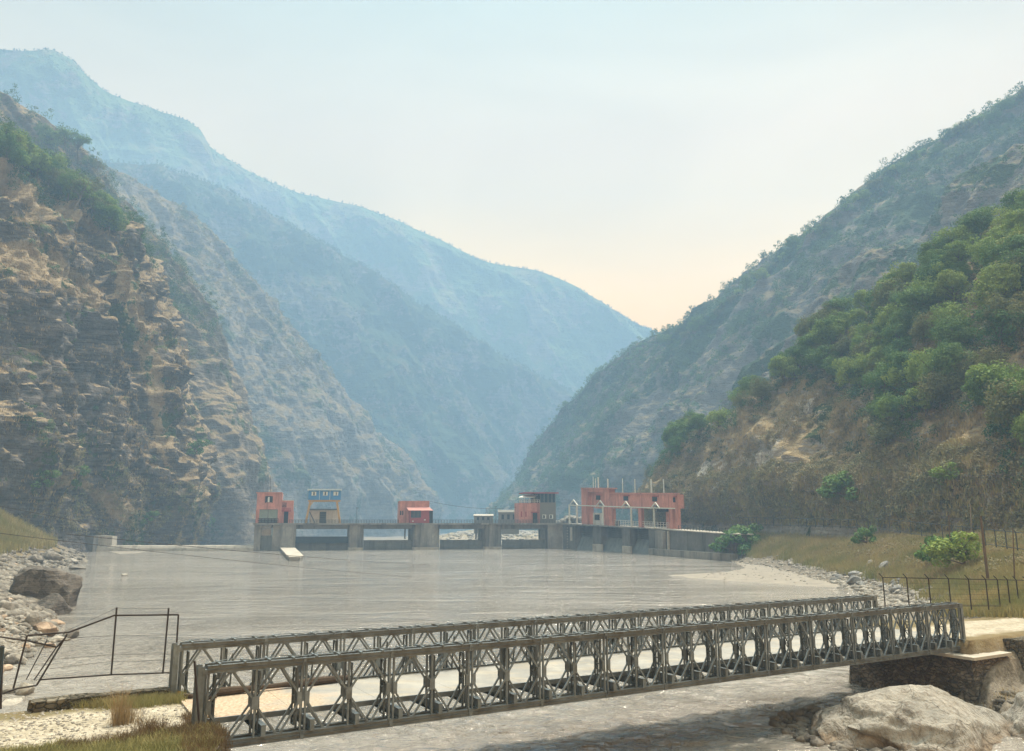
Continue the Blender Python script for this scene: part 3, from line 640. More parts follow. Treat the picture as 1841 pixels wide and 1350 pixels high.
def mass(name, pts, nrm, H, W, per, size, mat, label, seed=1, trunk=False, cat=None, ncl=3):
    """a far wood: leaf clumps at each point, in one mesh"""
    rng = np.random.RandomState(seed); n = len(pts)
    h = H * (0.6 + 0.8 * rng.rand(n)); cen = []; rad = []
    for k in range(ncl):
        c = pts.copy(); c[:, 2] += h * (0.15 + 0.36 * k / max(1, ncl - 1)) ; c[:, :2] += rng.normal(size=(n, 2)) * W * 0.28
        cen.append(c); rad.append(W * (0.8 - 0.17 * k) * (0.7 + 0.5 * rng.rand(n)))
    V, Fq = leaf_cloud(np.concatenate(cen), np.concatenate(rad)[:, None], per, size, rng, 0.6, 0.5)
    o = obj_np(name, V, Fq, mat); return tag(o, label, cat or 'wood', None, 'stuff')
def sample_hill(name, n, rng, v0=0.0, v1=1.0, u0=0.0, u1=1.0, fn=None):
    G, N = HILLS[name]; nv, nu = G.shape[:2]; out = []
    iv = rng.uniform(v0, v1, n * 6) * (nv - 1.001); iu = rng.uniform(u0, u1, n * 6) * (nu - 1.001)
    p = G[iv.astype(int), iu.astype(int)]; q = G[np.minimum(iv.astype(int) + 1, nv - 1), np.minimum(iu.astype(int) + 1, nu - 1)]
    f = rng.rand(len(p), 1); p = p + (q - p) * f
    nn = N[iv.astype(int), iu.astype(int)]
    # even out by cell area
    du = np.linalg.norm(G[np.minimum(iv.astype(int), nv - 2) + 1, iu.astype(int)] - G[iv.astype(int), iu.astype(int)], axis=1) * np.linalg.norm(G[iv.astype(int), np.minimum(iu.astype(int), nu - 2) + 1] - G[iv.astype(int), iu.astype(int)], axis=1)
    keep = rng.rand(len(p)) < du / (np.percentile(du, 95) + 1e-9)
    if fn is not None: X, Y = proj(p); keep &= fn(p, nn, X, Y, rng)
    return p[keep][:n], nn[keep][:n]
def blades(pts, h, nb, spread, w, rng, lean=0.35):
    n = len(pts) * nb; b = np.repeat(pts, nb, 0) + np.concatenate([rng.normal(size=(n, 2)) * spread, np.zeros((n, 1))], 1)
    hh = np.repeat(np.broadcast_to(h, len(pts)), nb) * (0.5 + 0.7 * rng.rand(n)); a = rng.rand(n) * 6.283
    d = np.stack([np.cos(a), np.sin(a), a * 0], 1); s = np.stack([-np.sin(a), np.cos(a), a * 0], 1)
    a2 = rng.rand(n) * 6.283; s = np.stack([np.cos(a2), np.sin(a2), a2 * 0], 1)
    ln = (lean * rng.rand(n) * hh)[:, None]; up = np.zeros((n, 3)); up[:, 2] = hh
    ww = (w * (0.6 + 0.8 * rng.rand(n)))[:, None]
    v0 = b - s * ww - up * 0.06; v1 = b + s * ww - up * 0.06; m = b + up * 0.55 + d * ln * 0.35; v2 = m + s * ww * 0.8; v3 = m - s * ww * 0.8
    tp = b + up + d * ln; v4 = tp + s * ww * 0.12; v5 = tp - s * ww * 0.12
    V = np.stack([v0, v1, v2, v3, v4, v5], 1).reshape(-1, 3); i = np.arange(n)[:, None] * 6
    return V, np.concatenate([i + [0, 1, 2, 3], i + [3, 2, 4, 5]], 0)
def grass(name, pts, h, nb, spread, w, mat, label, seed=1, lean=0.35):
    V, Fq = blades(pts, h, nb, spread, w, np.random.RandomState(seed), lean)
    return tag(obj_np(name, V, Fq, mat), label, 'grass', None, 'stuff')
def rock_mesh(name, seed, mat, sub=3, cuts=9, rough=0.12, sq=(1, 1, 0.7), boxy=1.0):
    rng = np.random.RandomState(seed); bm = bmesh.new(); bmesh.ops.create_icosphere(bm, subdivisions=sub, radius=1.0)
    V = np.array([v.co[:] for v in bm.verts])
    if boxy != 1.0: V = np.sign(V) * np.abs(V) ** boxy
    for k in range(cuts):
        n = rng.normal(size=3); n /= np.linalg.norm(n); d = 0.55 + 0.3 * rng.rand(); q = V @ n - d
        V = V - np.clip(q, 0, 9)[:, None] * n * 0.93
    V = V * (1 + fbm(V * 1.6 + seed, 4)[:, None] * rough) * np.array(sq)
    for v, c in zip(bm.verts, V): v.co = c
    me = bpy.data.meshes.new(name); bm.to_mesh(me); bm.free(); me.materials.append(mat)
    me.polygons.foreach_set('use_smooth', [True] * len(me.polygons))
    try: me.set_sharp_from_angle(angle=R(28))
    except Exception: pass
    return me
def rough_block(mb_name, base, ax, ay, nx, ny, nz, z0, z1, mat, parent=None, amp=0.1, seed=0, batter=0.0, topamp=None):
    """stone block with uneven faces: base corner, two plan vectors"""
    bx, by = base; X = np.array([ax[0], ax[1]]); Yv = np.array([ay[0], ay[1]])
    V = []; Fq = []
    def face(fn, na, nb_):
        b = len(V); 
        for j in range(nb_ + 1):
            for i in range(na + 1): V.append(fn(i / na, j / nb_))
        for j in range(nb_):
            for i in range(na):
                a = b + j * (na + 1) + i; Fq.append([a, a + 1, a + na + 2, a + na + 1])
    def pt(u, v, w):
        q = np.array([bx, by]) + X * u + Yv * v; k = 1 - batter * w
        c = np.array([bx, by]) + X * 0.5 + Yv * 0.5; q = c + (q - c) * k
        return (q[0], q[1], z0 + (z1 - z0) * w)
    face(lambda a, b: pt(a, 0, b), nx, nz); face(lambda a, b: pt(1, a, b), ny, nz); face(lambda a, b: pt(1 - a, 1, b), nx, nz); face(lambda a, b: pt(0, 1 - a, b), ny, nz); face(lambda a, b: pt(a, b, 1), nx, ny)
    V = np.array(V); d = np.stack([fbm(V * 1.3 + seed, 3), fbm(V * 1.3 + seed + 31, 3), fbm(V * 1.3 + seed + 67, 3) * 0.5], -1) + np.stack([noise3(V * 3.7 + 5), noise3(V * 3.7 + 55), noise3(V * 3.7 + 95) * 0.3], -1) * 0.5
    V = V + d * amp
    o = obj_np(mb_name, V, np.array(Fq), mat); return wchild(o, parent) if parent else o
def wchild(o, parent):
    """o was built in world coordinates; hang it under parent where it is"""
    o.parent = parent; o.location = [-c for c in parent.location]; return o
def masonry(name, a, b, mortar, sc=3.4):
    t = NT(name); p = t.pos(); q0 = t.mapped(p, (1, 1, 1.6)); dn = t.n.new('ShaderNodeTexNoise'); dn.inputs['Scale'].default_value = 1.5; dn.inputs['Detail'].default_value = 4; t.L.new(p, dn.inputs['Vector']); vm = t.n.new('ShaderNodeVectorMath'); vm.operation = 'MULTIPLY_ADD'; t.L.new(dn.outputs['Color'], vm.inputs[0]); vm.inputs[1].default_value = (0.7, 0.7, 0.7); t.L.new(q0, vm.inputs[2]); q = vm.outputs[0]
    cell = t.vor(q, sc, 'F1', 'Color'); edge = t.vor(q, sc, 'DISTANCE_TO_EDGE'); n = t.noise(p, 0.8, 5, 0.65)
    c = t.mix(t.sep(cell)[0], a, b); c = t.mix(t.rng(n, 0.45, 0.7, 0, 0.8), c, tuple(x * 0.4 for x in a)); c = t.mix(t.rng(edge, 0.05, 0.0), c, mortar)
    t.base(c).rough(0.95, 0.1); t.bump(t.math('ADD', t.rng(edge, 0.0, 0.15), t.math('MULTIPLY', n, 0.6)), 0.9, 0.12); return t.m
M_stone = masonry('rubble_stone_masonry', (0.12, 0.105, 0.085), (0.25, 0.22, 0.18), (0.10, 0.09, 0.075))
M_stone_dk = masonry('dark_mossy_masonry', (0.09, 0.08, 0.06), (0.20, 0.18, 0.14), (0.04, 0.04, 0.03))

M_dry = leaf_mat('dull_brown_hill_grass', (0.44, 0.35, 0.20), (0.33, 0.27, 0.155), (0.3, 0.26, 0.12), 0.09, 0.0, 0.15)
# ------------------------------------------------------------------ steel panel bridge over the river
PL, NP_, BH, OW, OG = 3.048, 13, 2.4715, 5.31, 0.46
bridge = empty('panel_bridge', (BX0, BY0, BZ), math.atan2(SB[1], SB[0]))
tag(bridge, 'grey galvanised steel truss bridge crossing the river in the foreground', 'bridge')
def put(me, name, x=0, y=0, z=0, sx=1):
    o = bpy.data.objects.new(name, me); o.location = (x, y, z); o.scale = (1, sx, 1); return link(o, bridge)
def panel_mesh():
    m = MB(); L = PL; zb, zt = 0.18, BH - 0.18
    for z in (zb, zt):
        m.channel((0.02, -0.028, z), (L - 0.02, -0.028, z), 0.05, 0.10, 0.012, 1); m.channel((0.02, 0.028, z), (L - 0.02, 0.028, z), 0.05, 0.10, 0.012, -1)
    zc = BH / 2
    for x in (0.075, L / 2, L - 0.075):
        m.beam((x, -0.002, zb + 0.052), (x, -0.002, zt - 0.052), 0.062, 0.07, (0, 1, 0))
    for x0, xa in ((0.075, L / 4 - 0.05), (L / 2, L / 4 + 0.05), (L / 2, 3 * L / 4 - 0.05), (L - 0.075, 3 * L / 4 + 0.05)):
        for sgn in (-1, 1):
            m.beam((x0 + (0.05 if xa > x0 else -0.05), 0.003, zc + sgn * 0.10), (xa, 0.003, zc + sgn * (zt - 0.055 - zc)), 0.058, 0.062, (0, 1, 0))
    for x in (0.13, L / 2, L - 0.13):
        w = 0.11 if x != L / 2 else 0.16
        m.beam((x, 0.044, zc - 0.19), (x, 0.044, zc + 0.19), w * 1.25, 0.012, (0, 1, 0)); m.beam((x, -0.048, zc - 0.19), (x, -0.048, zc + 0.19), w * 1.25, 0.012, (0, 1, 0))
    for x in (L / 4, 3 * L / 4):
        for z, s in ((zt, -1), (zb, 1)): m.beam((x, 0.0, z + s * 0.058), (x, 0.0, z + s * 0.085), 0.30, 0.07, (0, 1, 0))
    for x in (0.02, L - 0.02):
        for z in (zb, zt): m.beam((x - 0.055, 0, z), (x + 0.055, 0, z), 0.135, 0.125)
    return m.mesh('truss_panel', M_steel)
def chord_mesh(name):
    m = MB(); L = PL
    m.channel((0.03, -0.03, 0), (L - 0.03, -0.03, 0), 0.055, 0.11, 0.012, 1); m.channel((0.03, 0.03, 0), (L - 0.03, 0.03, 0), 0.055, 0.11, 0.012, -1)
    for x in (0.35, 1.1, 1.95, 2.7): m.beam((x - 0.05, 0, 0), (x + 0.05, 0, 0), 0.10, 0.118)
    m.beam((L - 0.06, 0, 0), (L + 0.06, 0, 0), 0.15, 0.13)
    return m.mesh(name, M_steel)
def top_bracing_mesh():
    m = MB(); L = PL; q = L / 4
    for i in range(4):
        x = q * (i + 0.5); m.beam((x, -0.13, 0.03), (x, OG + 0.13, 0.03), 0.06, 0.05)
        m.beam((x - q * 0.42, -0.02, 0.068), (x + q * 0.42, OG + 0.02, 0.068), 0.035, 0.022) if i % 2 == 0 else m.beam((x - q * 0.42, OG + 0.02, 0.068), (x + q * 0.42, -0.02, 0.068), 0.035, 0.022)
    return m.mesh('bracing_frame', M_steel)
def vert_frame_mesh():
    m = MB(); z0, z1 = 0.42, BH - 0.32
    for y in (0.07, OG - 0.07): m.beam((0, y, z0), (0, y, z1), 0.05, 0.05)
    n = 4
    for i in range(n + 1): z = z0 + (z1 - z0) * i / n; m.beam((0, 0.07, z), (0, OG - 0.07, z), 0.04, 0.04)
    for i in range(n):
        a = z0 + (z1 - z0) * i / n; b = a + (z1 - z0) / n
        m.beam((0.03, 0.07, a), (0.03, OG - 0.07, b), 0.03, 0.03) if i % 2 else m.beam((0.03, OG - 0.07, a), (0.03, 0.07, b), 0.03, 0.03)
    return m.mesh('cross_frame', M_steel_dk)
def transom_mesh():
    m = MB(); y0, y1 = -0.22, OW + OG + 0.22; h = 0.34; z0 = 0.245
    m.beam((0, y0, z0 + h / 2), (0, y1, z0 + h / 2), 0.012, h - 0.05)
    for z in (z0 + 0.0125, z0 + h - 0.0125): m.beam((0, y0, z), (0, y1, z), 0.17, 0.024)
    for y in (y0 + 0.012, y1 - 0.012): m.beam((0, y, z0 + 0.026), (0, y, z0 + h - 0.026), 0.14, 0.02, (0, 1, 0))
    for y in (0.0, OG, OW, OW + OG): m.beam((-0.07, y, z0 + 0.03), (0.1, y, z0 + 0.07), 0.07, 0.05)
    return m.mesh('transom', M_steel)
def raker_mesh():
    m = MB(); m.beam((0, 0, 0.60), (0, 0.24, BH - 0.42), 0.06, 0.05, (1, 0, 0)); m.beam((0, 0.02, 0.6), (0, -0.3, 0.55), 0.05, 0.05); return m.mesh('raker', M_steel_dk)
def end_post_mesh():
    m = MB(); m.channel((0, 0, -0.06), (0, 0, BH - 0.02), 0.16, 0.14, 0.016, 1, (0, 1, 0)); m.channel((-0.02, 0, -0.06), (-0.02, 0, BH - 0.02), 0.06, 0.15, 0.014, -1, (0, 1, 0))
    m.box(-0.16, 0.16, -0.1, 0.1, -0.12, -0.06)
    for z in (0.18, BH - 0.18): m.box(-0.03, 0.11, -0.085, 0.085, z - 0.08, z + 0.08)
    return m.mesh('end_post', M_steel)
t = NT('worn_deck_sheet'); p = t.obj(); pp = t.pos(); P_ = t.sep(pp)
n = t.noise(pp, 0.5, 5, 0.65); n2 = t.noise(pp, 9.0, 3, 0.6); ln = t.noise(t.mapped(pp, (0.25, 0.25, 0.25), (0, 0, 0)), 1.0, 3)
c = t.mix(t.rng(n, 0.35, 0.65), (0.23, 0.232, 0.225), (0.33, 0.328, 0.31))
c = t.mix(t.rng(t.noise(t.mapped(pp, (0.35, 1.4, 1), (0, 0, -0.53)), 1.2, 4, 0.6), 0.5, 0.62, 0, 0.5), c, (0.34, 0.30, 0.23))
dirt = t.math('ADD', t.attr('dirt'), t.math('MULTIPLY', t.math('SUBTRACT', n, 0.5), 1.2))
c = t.mix(t.rng(dirt, 0.35, 0.65), c, t.mix(t.rng(n2, 0.35, 0.65), (0.28, 0.21, 0.145), (0.50, 0.43, 0.33)))
c = t.mix(t.rng(t.noise(pp, 0.9, 3), 0.56, 0.64, 0, 0.5), c, t.mix(t.rng(dirt, 0.3, 0.6), (0.40, 0.38, 0.33), (0.46, 0.27, 0.18)))
t.base(c).rough(0.85, 0.2); t.bump(n2, 0.35, 0.05); M_deck = t.m
y0, y1 = 0.86, OW - 0.14
for i in range(NP_):
    x0, x1 = i * PL + 0.004, (i + 1) * PL - 0.004; nx_, ny_ = 6, 10; V = []; Fq = []; D = []
    for j in range(ny_ + 1):
        for k in range(nx_ + 1):
            x = x0 + (x1 - x0) * k / nx_; y = y0 + (y1 - y0) * j / ny_; V.append((x, y, 0.665)); D.append(max(0, 1 - x / 7.5) if y > 0.86 + 0.4 else max(0, 0.25 - x / 20))
    for j in range(ny_):
        for k in range(nx_): a = j * (nx_ + 1) + k; Fq.append([a, a + 1, a + nx_ + 2, a + nx_ + 1])
    b = len(V); V += [(x0, y0, 0.60), (x1, y0, 0.60), (x1, y1, 0.60), (x0, y1, 0.60)]; D += [0] * 4; c0, c1, c2, c3 = 0, nx_, len(V) - 5, len(V) - 5 - nx_
    o = link(bpy.data.objects.new('deck_panel', mesh_np('deck_panel', V, Fq + [[b, b + 1, c1, c0], [b + 1, b + 2, c2, c1], [b + 2, b + 3, c3, c2], [b + 3, b, c0, c3], [b + 3, b + 2, b + 1, b]], M_deck, attrs={'dirt': D})), bridge)
pm, cmt, cmb = panel_mesh(), chord_mesh('top_chord'), chord_mesh('bottom_chord'); tb, vf, tr, rk, ep = top_bracing_mesh(), vert_frame_mesh(), transom_mesh(), raker_mesh(), end_post_mesh()
sm_ = MB()
for y in (0.95, 2.0, 3.08, 4.1, OW - 0.25): sm_.beam((0, y, 0.592), (BL, y, 0.592), 0.07, 0.012)
put(sm_.mesh('stringer', M_steel_dk), 'stringer')
for k in range(2):
    yy = y0 - 0.045 if k == 0 else y1 + 0.045
    kb = MB(); kb.channel((0, yy, 0.655), (BL, yy, 0.655), 0.06, 0.17, 0.012, -1 if k == 0 else 1); put(kb.mesh('kerb', M_steel), 'kerb')
for y in (0.0, OG, OW, OW + OG):
    for i in range(NP_):
        put(pm, 'truss_panel', i * PL, y); put(cmt, 'top_chord', i * PL, y, BH - 0.056); put(cmb, 'bottom_chord', i * PL, y, 0.058)
    put(ep, 'end_post', -0.09, y); e2 = put(ep, 'end_post', BL + 0.09, y); e2.rotation_euler = (0, 0, math.pi)
for y in (0.0, OW):
    for i in range(NP_):
        put(tb, 'bracing_frame', i * PL, y, BH)
        for x in ([0.3] if i == 0 else []) + [1.524 + 0.12, PL - 0.24]: put(vf, 'cross_frame', i * PL + x, y)
for i in range(NP_):
    for x in (0.28, 1.524 + 0.26): put(tr, 'transom', i * PL + x)
    put(rk, 'raker', i * PL + 1.524 + 0.26, OG + 0.1); put(rk, 'raker', i * PL + 1.524 + 0.26, OW - 0.1, 0, -1)
put(tr, 'transom', BL - 0.15)
yp = MB().box(-0.005, 0.1, OW - 0.092, OW - 0.083, 0.45, 0.85).mesh('paint_patch', M_yellow); put(yp, 'paint_patch')
# logs lying on the far side of the deck
def log(name, a, b, r, label):
    a = Vector(a); b = Vector(b); m = MB(); n = 9; pts = []; rs = []
    for i in range(n):
        f = i / (n - 1); q = a.lerp(b, f); q.x += math.sin(f * 7) * 0.04; q.y += math.cos(f * 5) * 0.03; pts.append(q - a); rs.append(r * (0.8 + 0.25 * math.sin(f * 9 + 1)))
    m.tube(pts, rs, 9); o = m.build(name, M_wood, smooth=False); o.location = a; return tag(o, label, 'log')
log('log', br(1.0, 4.55, 0.665 + 0.15), br(6.2, 4.85, 0.665 + 0.15), 0.15, 'long dark driftwood log lying along the far edge of the bridge deck')
log('log', br(0.15, 4.75, 0.665 + 0.09), br(1.1, 4.05, 0.665 + 0.09), 0.085, 'short dark log end lying on the gravel at the near end of the bridge deck')
# thin black post beside the near truss end, and the board at the left edge
m = MB(); a = Vector(P(351, 1188, 25.2)); b = Vector(P(360.5, 1312, 25.2)); m.channel(b - b, a - b, 0.05, 0.05, 0.008, 1, (0, 1, 0)); o = m.build('iron_post', M_iron); o.location = b
tag(o, 'thin black angle iron post leaning beside the left end of the steel bridge', 'post')
# ------------------------------------------------------------------ the dam and what stands on it
DA = np.array([(457 - 920.5) / 1449 * 308, 308.0]); DB = np.array([(1012 - 920.5) / 1449 * 338, 338.0])
DC = np.array([(1167 - 920.5) / 1449 * 272, 272.0]); DD = np.array([(1330 - 920.5) / 1449 * 216, 216.0])
class Line:
    def __init__(s, a, b): s.a = a; s.u = (b - a) / np.linalg.norm(b - a); s.n = np.array([-s.u[1], s.u[0]])
    def at(s, px, py, off=0.0):
        """where the sight line px, py meets the upright plane through the line, off metres behind it"""
        r = P(px, py, 100.0) - np.array([0, 0, CZ]); a = s.a + s.n * off
        M = np.array([[r[0], -s.u[0]], [r[1], -s.u[1]]]); k = np.linalg.solve(M, a)[0]
        return np.array([0, 0, CZ]) + r * k
L1, L2, L3 = Line(DA, DB), Line(DB, DC), Line(DC, DD)
def fb(m, L, x0, x1, t, b, d0=0.0, d1=1.0):
    """box whose front face covers x0..x1, top t, bottom b (numbers or left/right pairs) on line L"""
    t = t if isinstance(t, (tuple, list)) else (t, t); b = b if isinstance(b, (tuple, list)) else (b, b)
    n = np.array([L.n[0], L.n[1], 0]) * (d1 - d0)
    A, B, C, D = L.at(x0, b[0], d0), L.at(x1, b[1], d0), L.at(x0, t[0], d0), L.at(x1, t[1], d0)
    # the foot plan points serve for the top as well so that the faces stand upright
    C = np.array([A[0], A[1], C[2]]); D = np.array([B[0], B[1], D[2]])
    m.quadbox([A, B, B + n, A + n, C, D, D + n, C + n]); return m
def thing(name, label, cat, L, px, py, group=None, off=0.0):
    q = L.at(px, py, off); e = empty(name, tuple(q)); return tag(e, label, cat, group)
def part(name, mat, parent, *boxes, L=L1):
    m = MB()
    for b in boxes: fb(m, L, *b)
    return wchild(m.build(name, mat), parent)
def sub(name, mat, par, top, *boxes, L=L1):
    """sub-part: par is a part built by part(), top its thing"""
    m = MB()
    for b in boxes: fb(m, L, *b)
    o = m.build(name, mat); o.parent = par; return o
def rail(L, x0, x1, yt, yb, parent, n, off=0.3, mat=None, name='railing', rails=3, r=0.075):
    m = MB(); yt = yt if isinstance(yt, tuple) else (yt, yt); yb = yb if isinstance(yb, tuple) else (yb, yb)
    a0, a1, b0, b1 = L.at(x0, yt[0], off), L.at(x1, yt[1], off), L.at(x0, yb[0], off), L.at(x1, yb[1], off)
    for i in range(n + 1):
        f = i / n; m.beam(b0 + (b1 - b0) * f, a0 + (a1 - a0) * f, r * 2)
    for k in range(rails):
        g = (k + 1) / rails; m.beam(b0 + (a0 - b0) * g, b1 + (a1 - b1) * g, r * 1.7)
    o = m.build(name, mat or M_steel_dk)
    return wchild(o, parent) if parent is not None else o

dam = thing('river_dam', 'long grey concrete dam with five river piers crossing the valley', 'dam', L1, 740, 987)
for x0, x1, nose, d1 in ((626, 653, 0, 14), (743, 790, 0, 14), (871, 902, 0, 14)):
    m = MB(); q0, q1 = L1.at(x0, 987, 0), L1.at(x1, 987, 0); z1 = L1.at(x0, 943, 0)[2]; n = L1.n; u = L1.u; w = np.linalg.norm(q1 - q0)
    pts = []
    for k in range(7): a = math.pi * k / 6; c = (q0[:2] + q1[:2]) / 2; v = c - u * math.cos(a) * w / 2 - n * math.sin(a) * w * 0.25 + n * w * 0.12; pts.append((v[0], v[1], -1.0))
    for c in (q1[:2] + n * d1, q0[:2] + n * d1): pts.append((c[0], c[1], -1.0))
    m.prism(pts, (0, 0, z1 + 1.0)); o = wchild(m.build('pier', M_conc), dam)
    mm = MB(); ring = [(p[0] - n[0] * 0.25 + (p[0] - (q0[0] + q1[0]) / 2) * 0.03, p[1] - n[1] * 0.25, -1.0) for p in pts[:7]] + [(pts[7][0], pts[7][1], -1.0), (pts[8][0], pts[8][1], -1.0)]
    mm.prism(ring, (0, 0, 2.0)); f = mm.build('pier_foot', M_conc_lt); f.parent = o
part('pier', M_conc, dam, (503, 530, 943, 990, -1.0, 14)); part('pier', M_conc, dam, (985, 1012, (943, 943), 987, -0.5, 12))
[part('pier', M_conc, dam, q) for q in ((455, 467, 943.3, 990, 0, 12), (488, 502.9, 943.5, 990, 0.1, 12), (467.1, 487.9, 943.3, 949, 0.12, 12))]
part('gate_leaf', M_gate_lt, dam, (467.1, 487.9, 963, 990, 1.2, 1.6)); part('gate_pane', M_offw, dam, (467.2, 487.8, 949.5, 962.6, 3.0, 3.2)); 
deck = part('deck', M_conc, dam, (455, 1034, 940.3, 943.2, -1.4, 10.5))
gir = []
for x0, x1 in ((530, 626), (653, 743), (790, 871), (902, 985)):
    part('girder', M_conc_dk, dam, (x0 + 0.2, x1 - 0.2, 943.3, 950.5, -0.6, 1.4), (x0 + 0.2, x1 - 0.2, 943.3, 951, 8.0, 9.6))
# radial gates, curved, set back in the bays
for i, (x0, x1, yt) in enumerate(((530, 626, 965), (653, 743, 971), (790, 871, 970.5), (902, 985, 970))):
    m = MB(); a = L1.at(x0, 987, 4); b = L1.at(x1, 987, 4); zt = L1.at(x0, yt, 4)[2]; n = L1.n; N_ = 6; prof = []
    for k in range(N_ + 1):
        g = k / N_; z = -0.8 + (zt + 0.8) * g; off = 0.9 * math.cos((g - 0.4) * 2.0); prof.append((off, z))
    for k in range(N_):
        (o0, z0), (o1, z1) = prof[k], prof[k + 1]
        for s, th in ((0, 0.0),):
            pa = np.array([a[0] - n[0] * o0, a[1] - n[1] * o0, z0]); pb = np.array([b[0] - n[0] * o0, b[1] - n[1] * o0, z0]); pc = np.array([b[0] - n[0] * o1, b[1] - n[1] * o1, z1]); pd = np.array([a[0] - n[0] * o1, a[1] - n[1] * o1, z1]); w = np.array([n[0], n[1], 0]) * 0.25
            m.quadbox([pa, pb, pb + w, pa + w, pd, pc, pc + w, pd + w])
    if i == 0: wchild(m.build('gate_leaf', M_gate_lt), dam); part('stop_log', M_gate, dam, (530.2, 625.8, 964.5, 976, 2.0, 2.6))
    else: wchild(m.build('gate_leaf', M_gate_lt), dam)
    # gate arms and guide walls behind
    part('gate_arm', M_gate_lt, dam, (x1 - 9, x1 - 6, 951, 971, 9, 10), (x1 - 16, x1 - 14, 951, 969, 11, 12)) if i else None
for x0, x1, n in ((520, 640, 22), (640, 716, 16), (778, 930, 30), (930, 1034, 20)): rail(L1, x0, x1, 934.5, 940.5, dam, n, -1.2, name='railing')
rail(L1, 464, 500, 932, 942.5, dam, 6, -0.6, M_iron)
# sloping pale divide block in front of the first pier
m = MB(); zt = 1.15
c = [Wz(503, 984, zt), Wz(530, 984, zt), Wz(545.5, 999, zt), Wz(539, 1001, zt), Wz(520, 1001, zt), Wz(515.5, 998, zt)]
m.prism([(p[0], p[1], -0.8) for p in c], (0, 0, zt + 0.55)); ob = m.build('block_base', M_conc)
e = empty('divide_wall', (c[3][0], c[3][1], 0)); tag(e, 'low pale concrete divide wall running out into the river from the left pier', 'divide wall'); wchild(ob, e)
m = MB(); m.prism([(p[0], p[1], zt - 0.25) for p in c], (0, 0, 0.3)); wchild(m.build('capping', M_conc_lt), e)
# weir to the left of the dam
W0, W1 = np.array([(166 - 920.5) / 1449 * 302, 302.0]), np.array([(456 - 920.5) / 1449 * 308, 308.0]); LW = Line(W0, W1)
weir = thing('weir', 'long low pale concrete weir between the left bank and the dam', 'weir', LW, 300, 988)
m = MB(); u = LW.u; n = LW.n; A = LW.at(163, 989, 0); B = LW.at(456, 989, 0); zt = LW.at(300, 980.3, 0)[2]
prof = [(-0.9, -1.0), (-0.5, zt * 0.5), (0, zt * 0.93), (0.5, zt), (1.6, zt), (4.5, zt - 1.6), (8, -4)]
for k in range(len(prof) - 1):
    (o0, z0), (o1, z1) = prof[k], prof[k + 1]; f = lambda q, o, z: (q[0] + n[0] * o, q[1] + n[1] * o, z)
    m.poly([f(A, o0, z0), f(B, o0, z0), f(B, o1, z1), f(A, o1, z1)])
m.poly([(A[0] + n[0] * o, A[1] + n[1] * o, z) for o, z in prof]); wchild(m.build('crest', M_conc_lt), weir)
ab = thing('abutment', 'grooved pale concrete abutment at the left end of the weir', 'abutment', LW, 180, 988)
part('wall', M_conc_dk, ab, (150, 166, 964, 992, -4, 3), L=LW); m = MB(); fb(m, LW, 166.3, 201, (962.5, 964), (988, 982), 0.5, 5)
for i in range(9): fb(m, LW, 168 + i * 3.6, 169.8 + i * 3.6, 964.5, 980.5, 0.38, 0.52)
wchild(m.build('ribbed_face', M_conc_lt), ab)
# --- gatehouse at the left end
g = thing('gatehouse', 'tall pink gatehouse with a small upper window at the left end of the dam', 'house', L1, 484, 942)
wall = part('wall', M_pink, g, (461, 506.5, 886, 915.6, 1, 9), (461, 465, 915.6, 941.5, 1, 9), (498.5, 506.5, 915.6, 941.5, 1, 9), (459, 461, 915, 941, 2.5, 8))
part('roof', M_pink, g, (460.3, 507.2, 884.8, 886.2, 0.7, 9.3))
f = part('window', M_grn, g, (478, 488.5, 893, 903, 0.9, 1.1)); sub('frame', M_dark, f, g, (476.5, 478, 892, 904, 0.7, 1.1), (488.5, 490, 892, 904, 0.7, 1.1), (478, 488.5, 891.8, 892.9, 0.6, 1.1), (481, 484.5, 893.2, 902.8, 0.8, 0.86))
f.data.materials[0] = M_dark; sub('pane', M_white, f, g, (481.2, 484.4, 893.4, 902.6, 0.74, 0.79))
p_ = part('glass_front', M_grn, g, (465.2, 498.3, 916, 941.4, 1.5, 1.7)); sub('mullion', M_steel_dk, p_, g, (480.6, 481.4, 916, 941.4, 1.3, 1.49), (465.2, 498.3, 932, 933, 1.3, 1.49))
for y in (934, 936.8, 939.6): pass
sub('bar', M_iron, p_, g, *[(465.2, 498.3, y, y + 1.0, 1.1, 1.28) for y in (934.2, 936.8, 939.4)])
g = thing('annex_house', 'low pink annex with louvred window and dark doorway beside the tall gatehouse', 'house', L1, 517, 942)
part('wall', M_pink, g, (506.7, 527, 900, 919, 2.5, 9), (506.7, 509.5, 919, 941.5, 2.5, 9), (517.5, 527, 919, 941.5, 2.5, 9)); part('door', M_dark, g, (509.6, 517.4, 919, 941.5, 4, 4.2)); part('canopy', M_red, g, (506, 523, 917.5, 919.5, 0.8, 2.4))
f = part('window', M_dark, g, (506.9, 515, 903.5, 912.5, 2.3, 2.48)); sub('louvre', M_pink, f, g, *[(507, 515, y, y + 0.9, 2.1, 2.28) for y in (904.5, 906.8, 909.1, 911.4)])
part('roof', M_offw, g, (506.8, 527.4, 898.9, 900, 2.3, 9.2)); rail(L1, 507, 522, 913.5, 917.4, g, 6, 1.0, M_red, 'balcony_rail', 2)
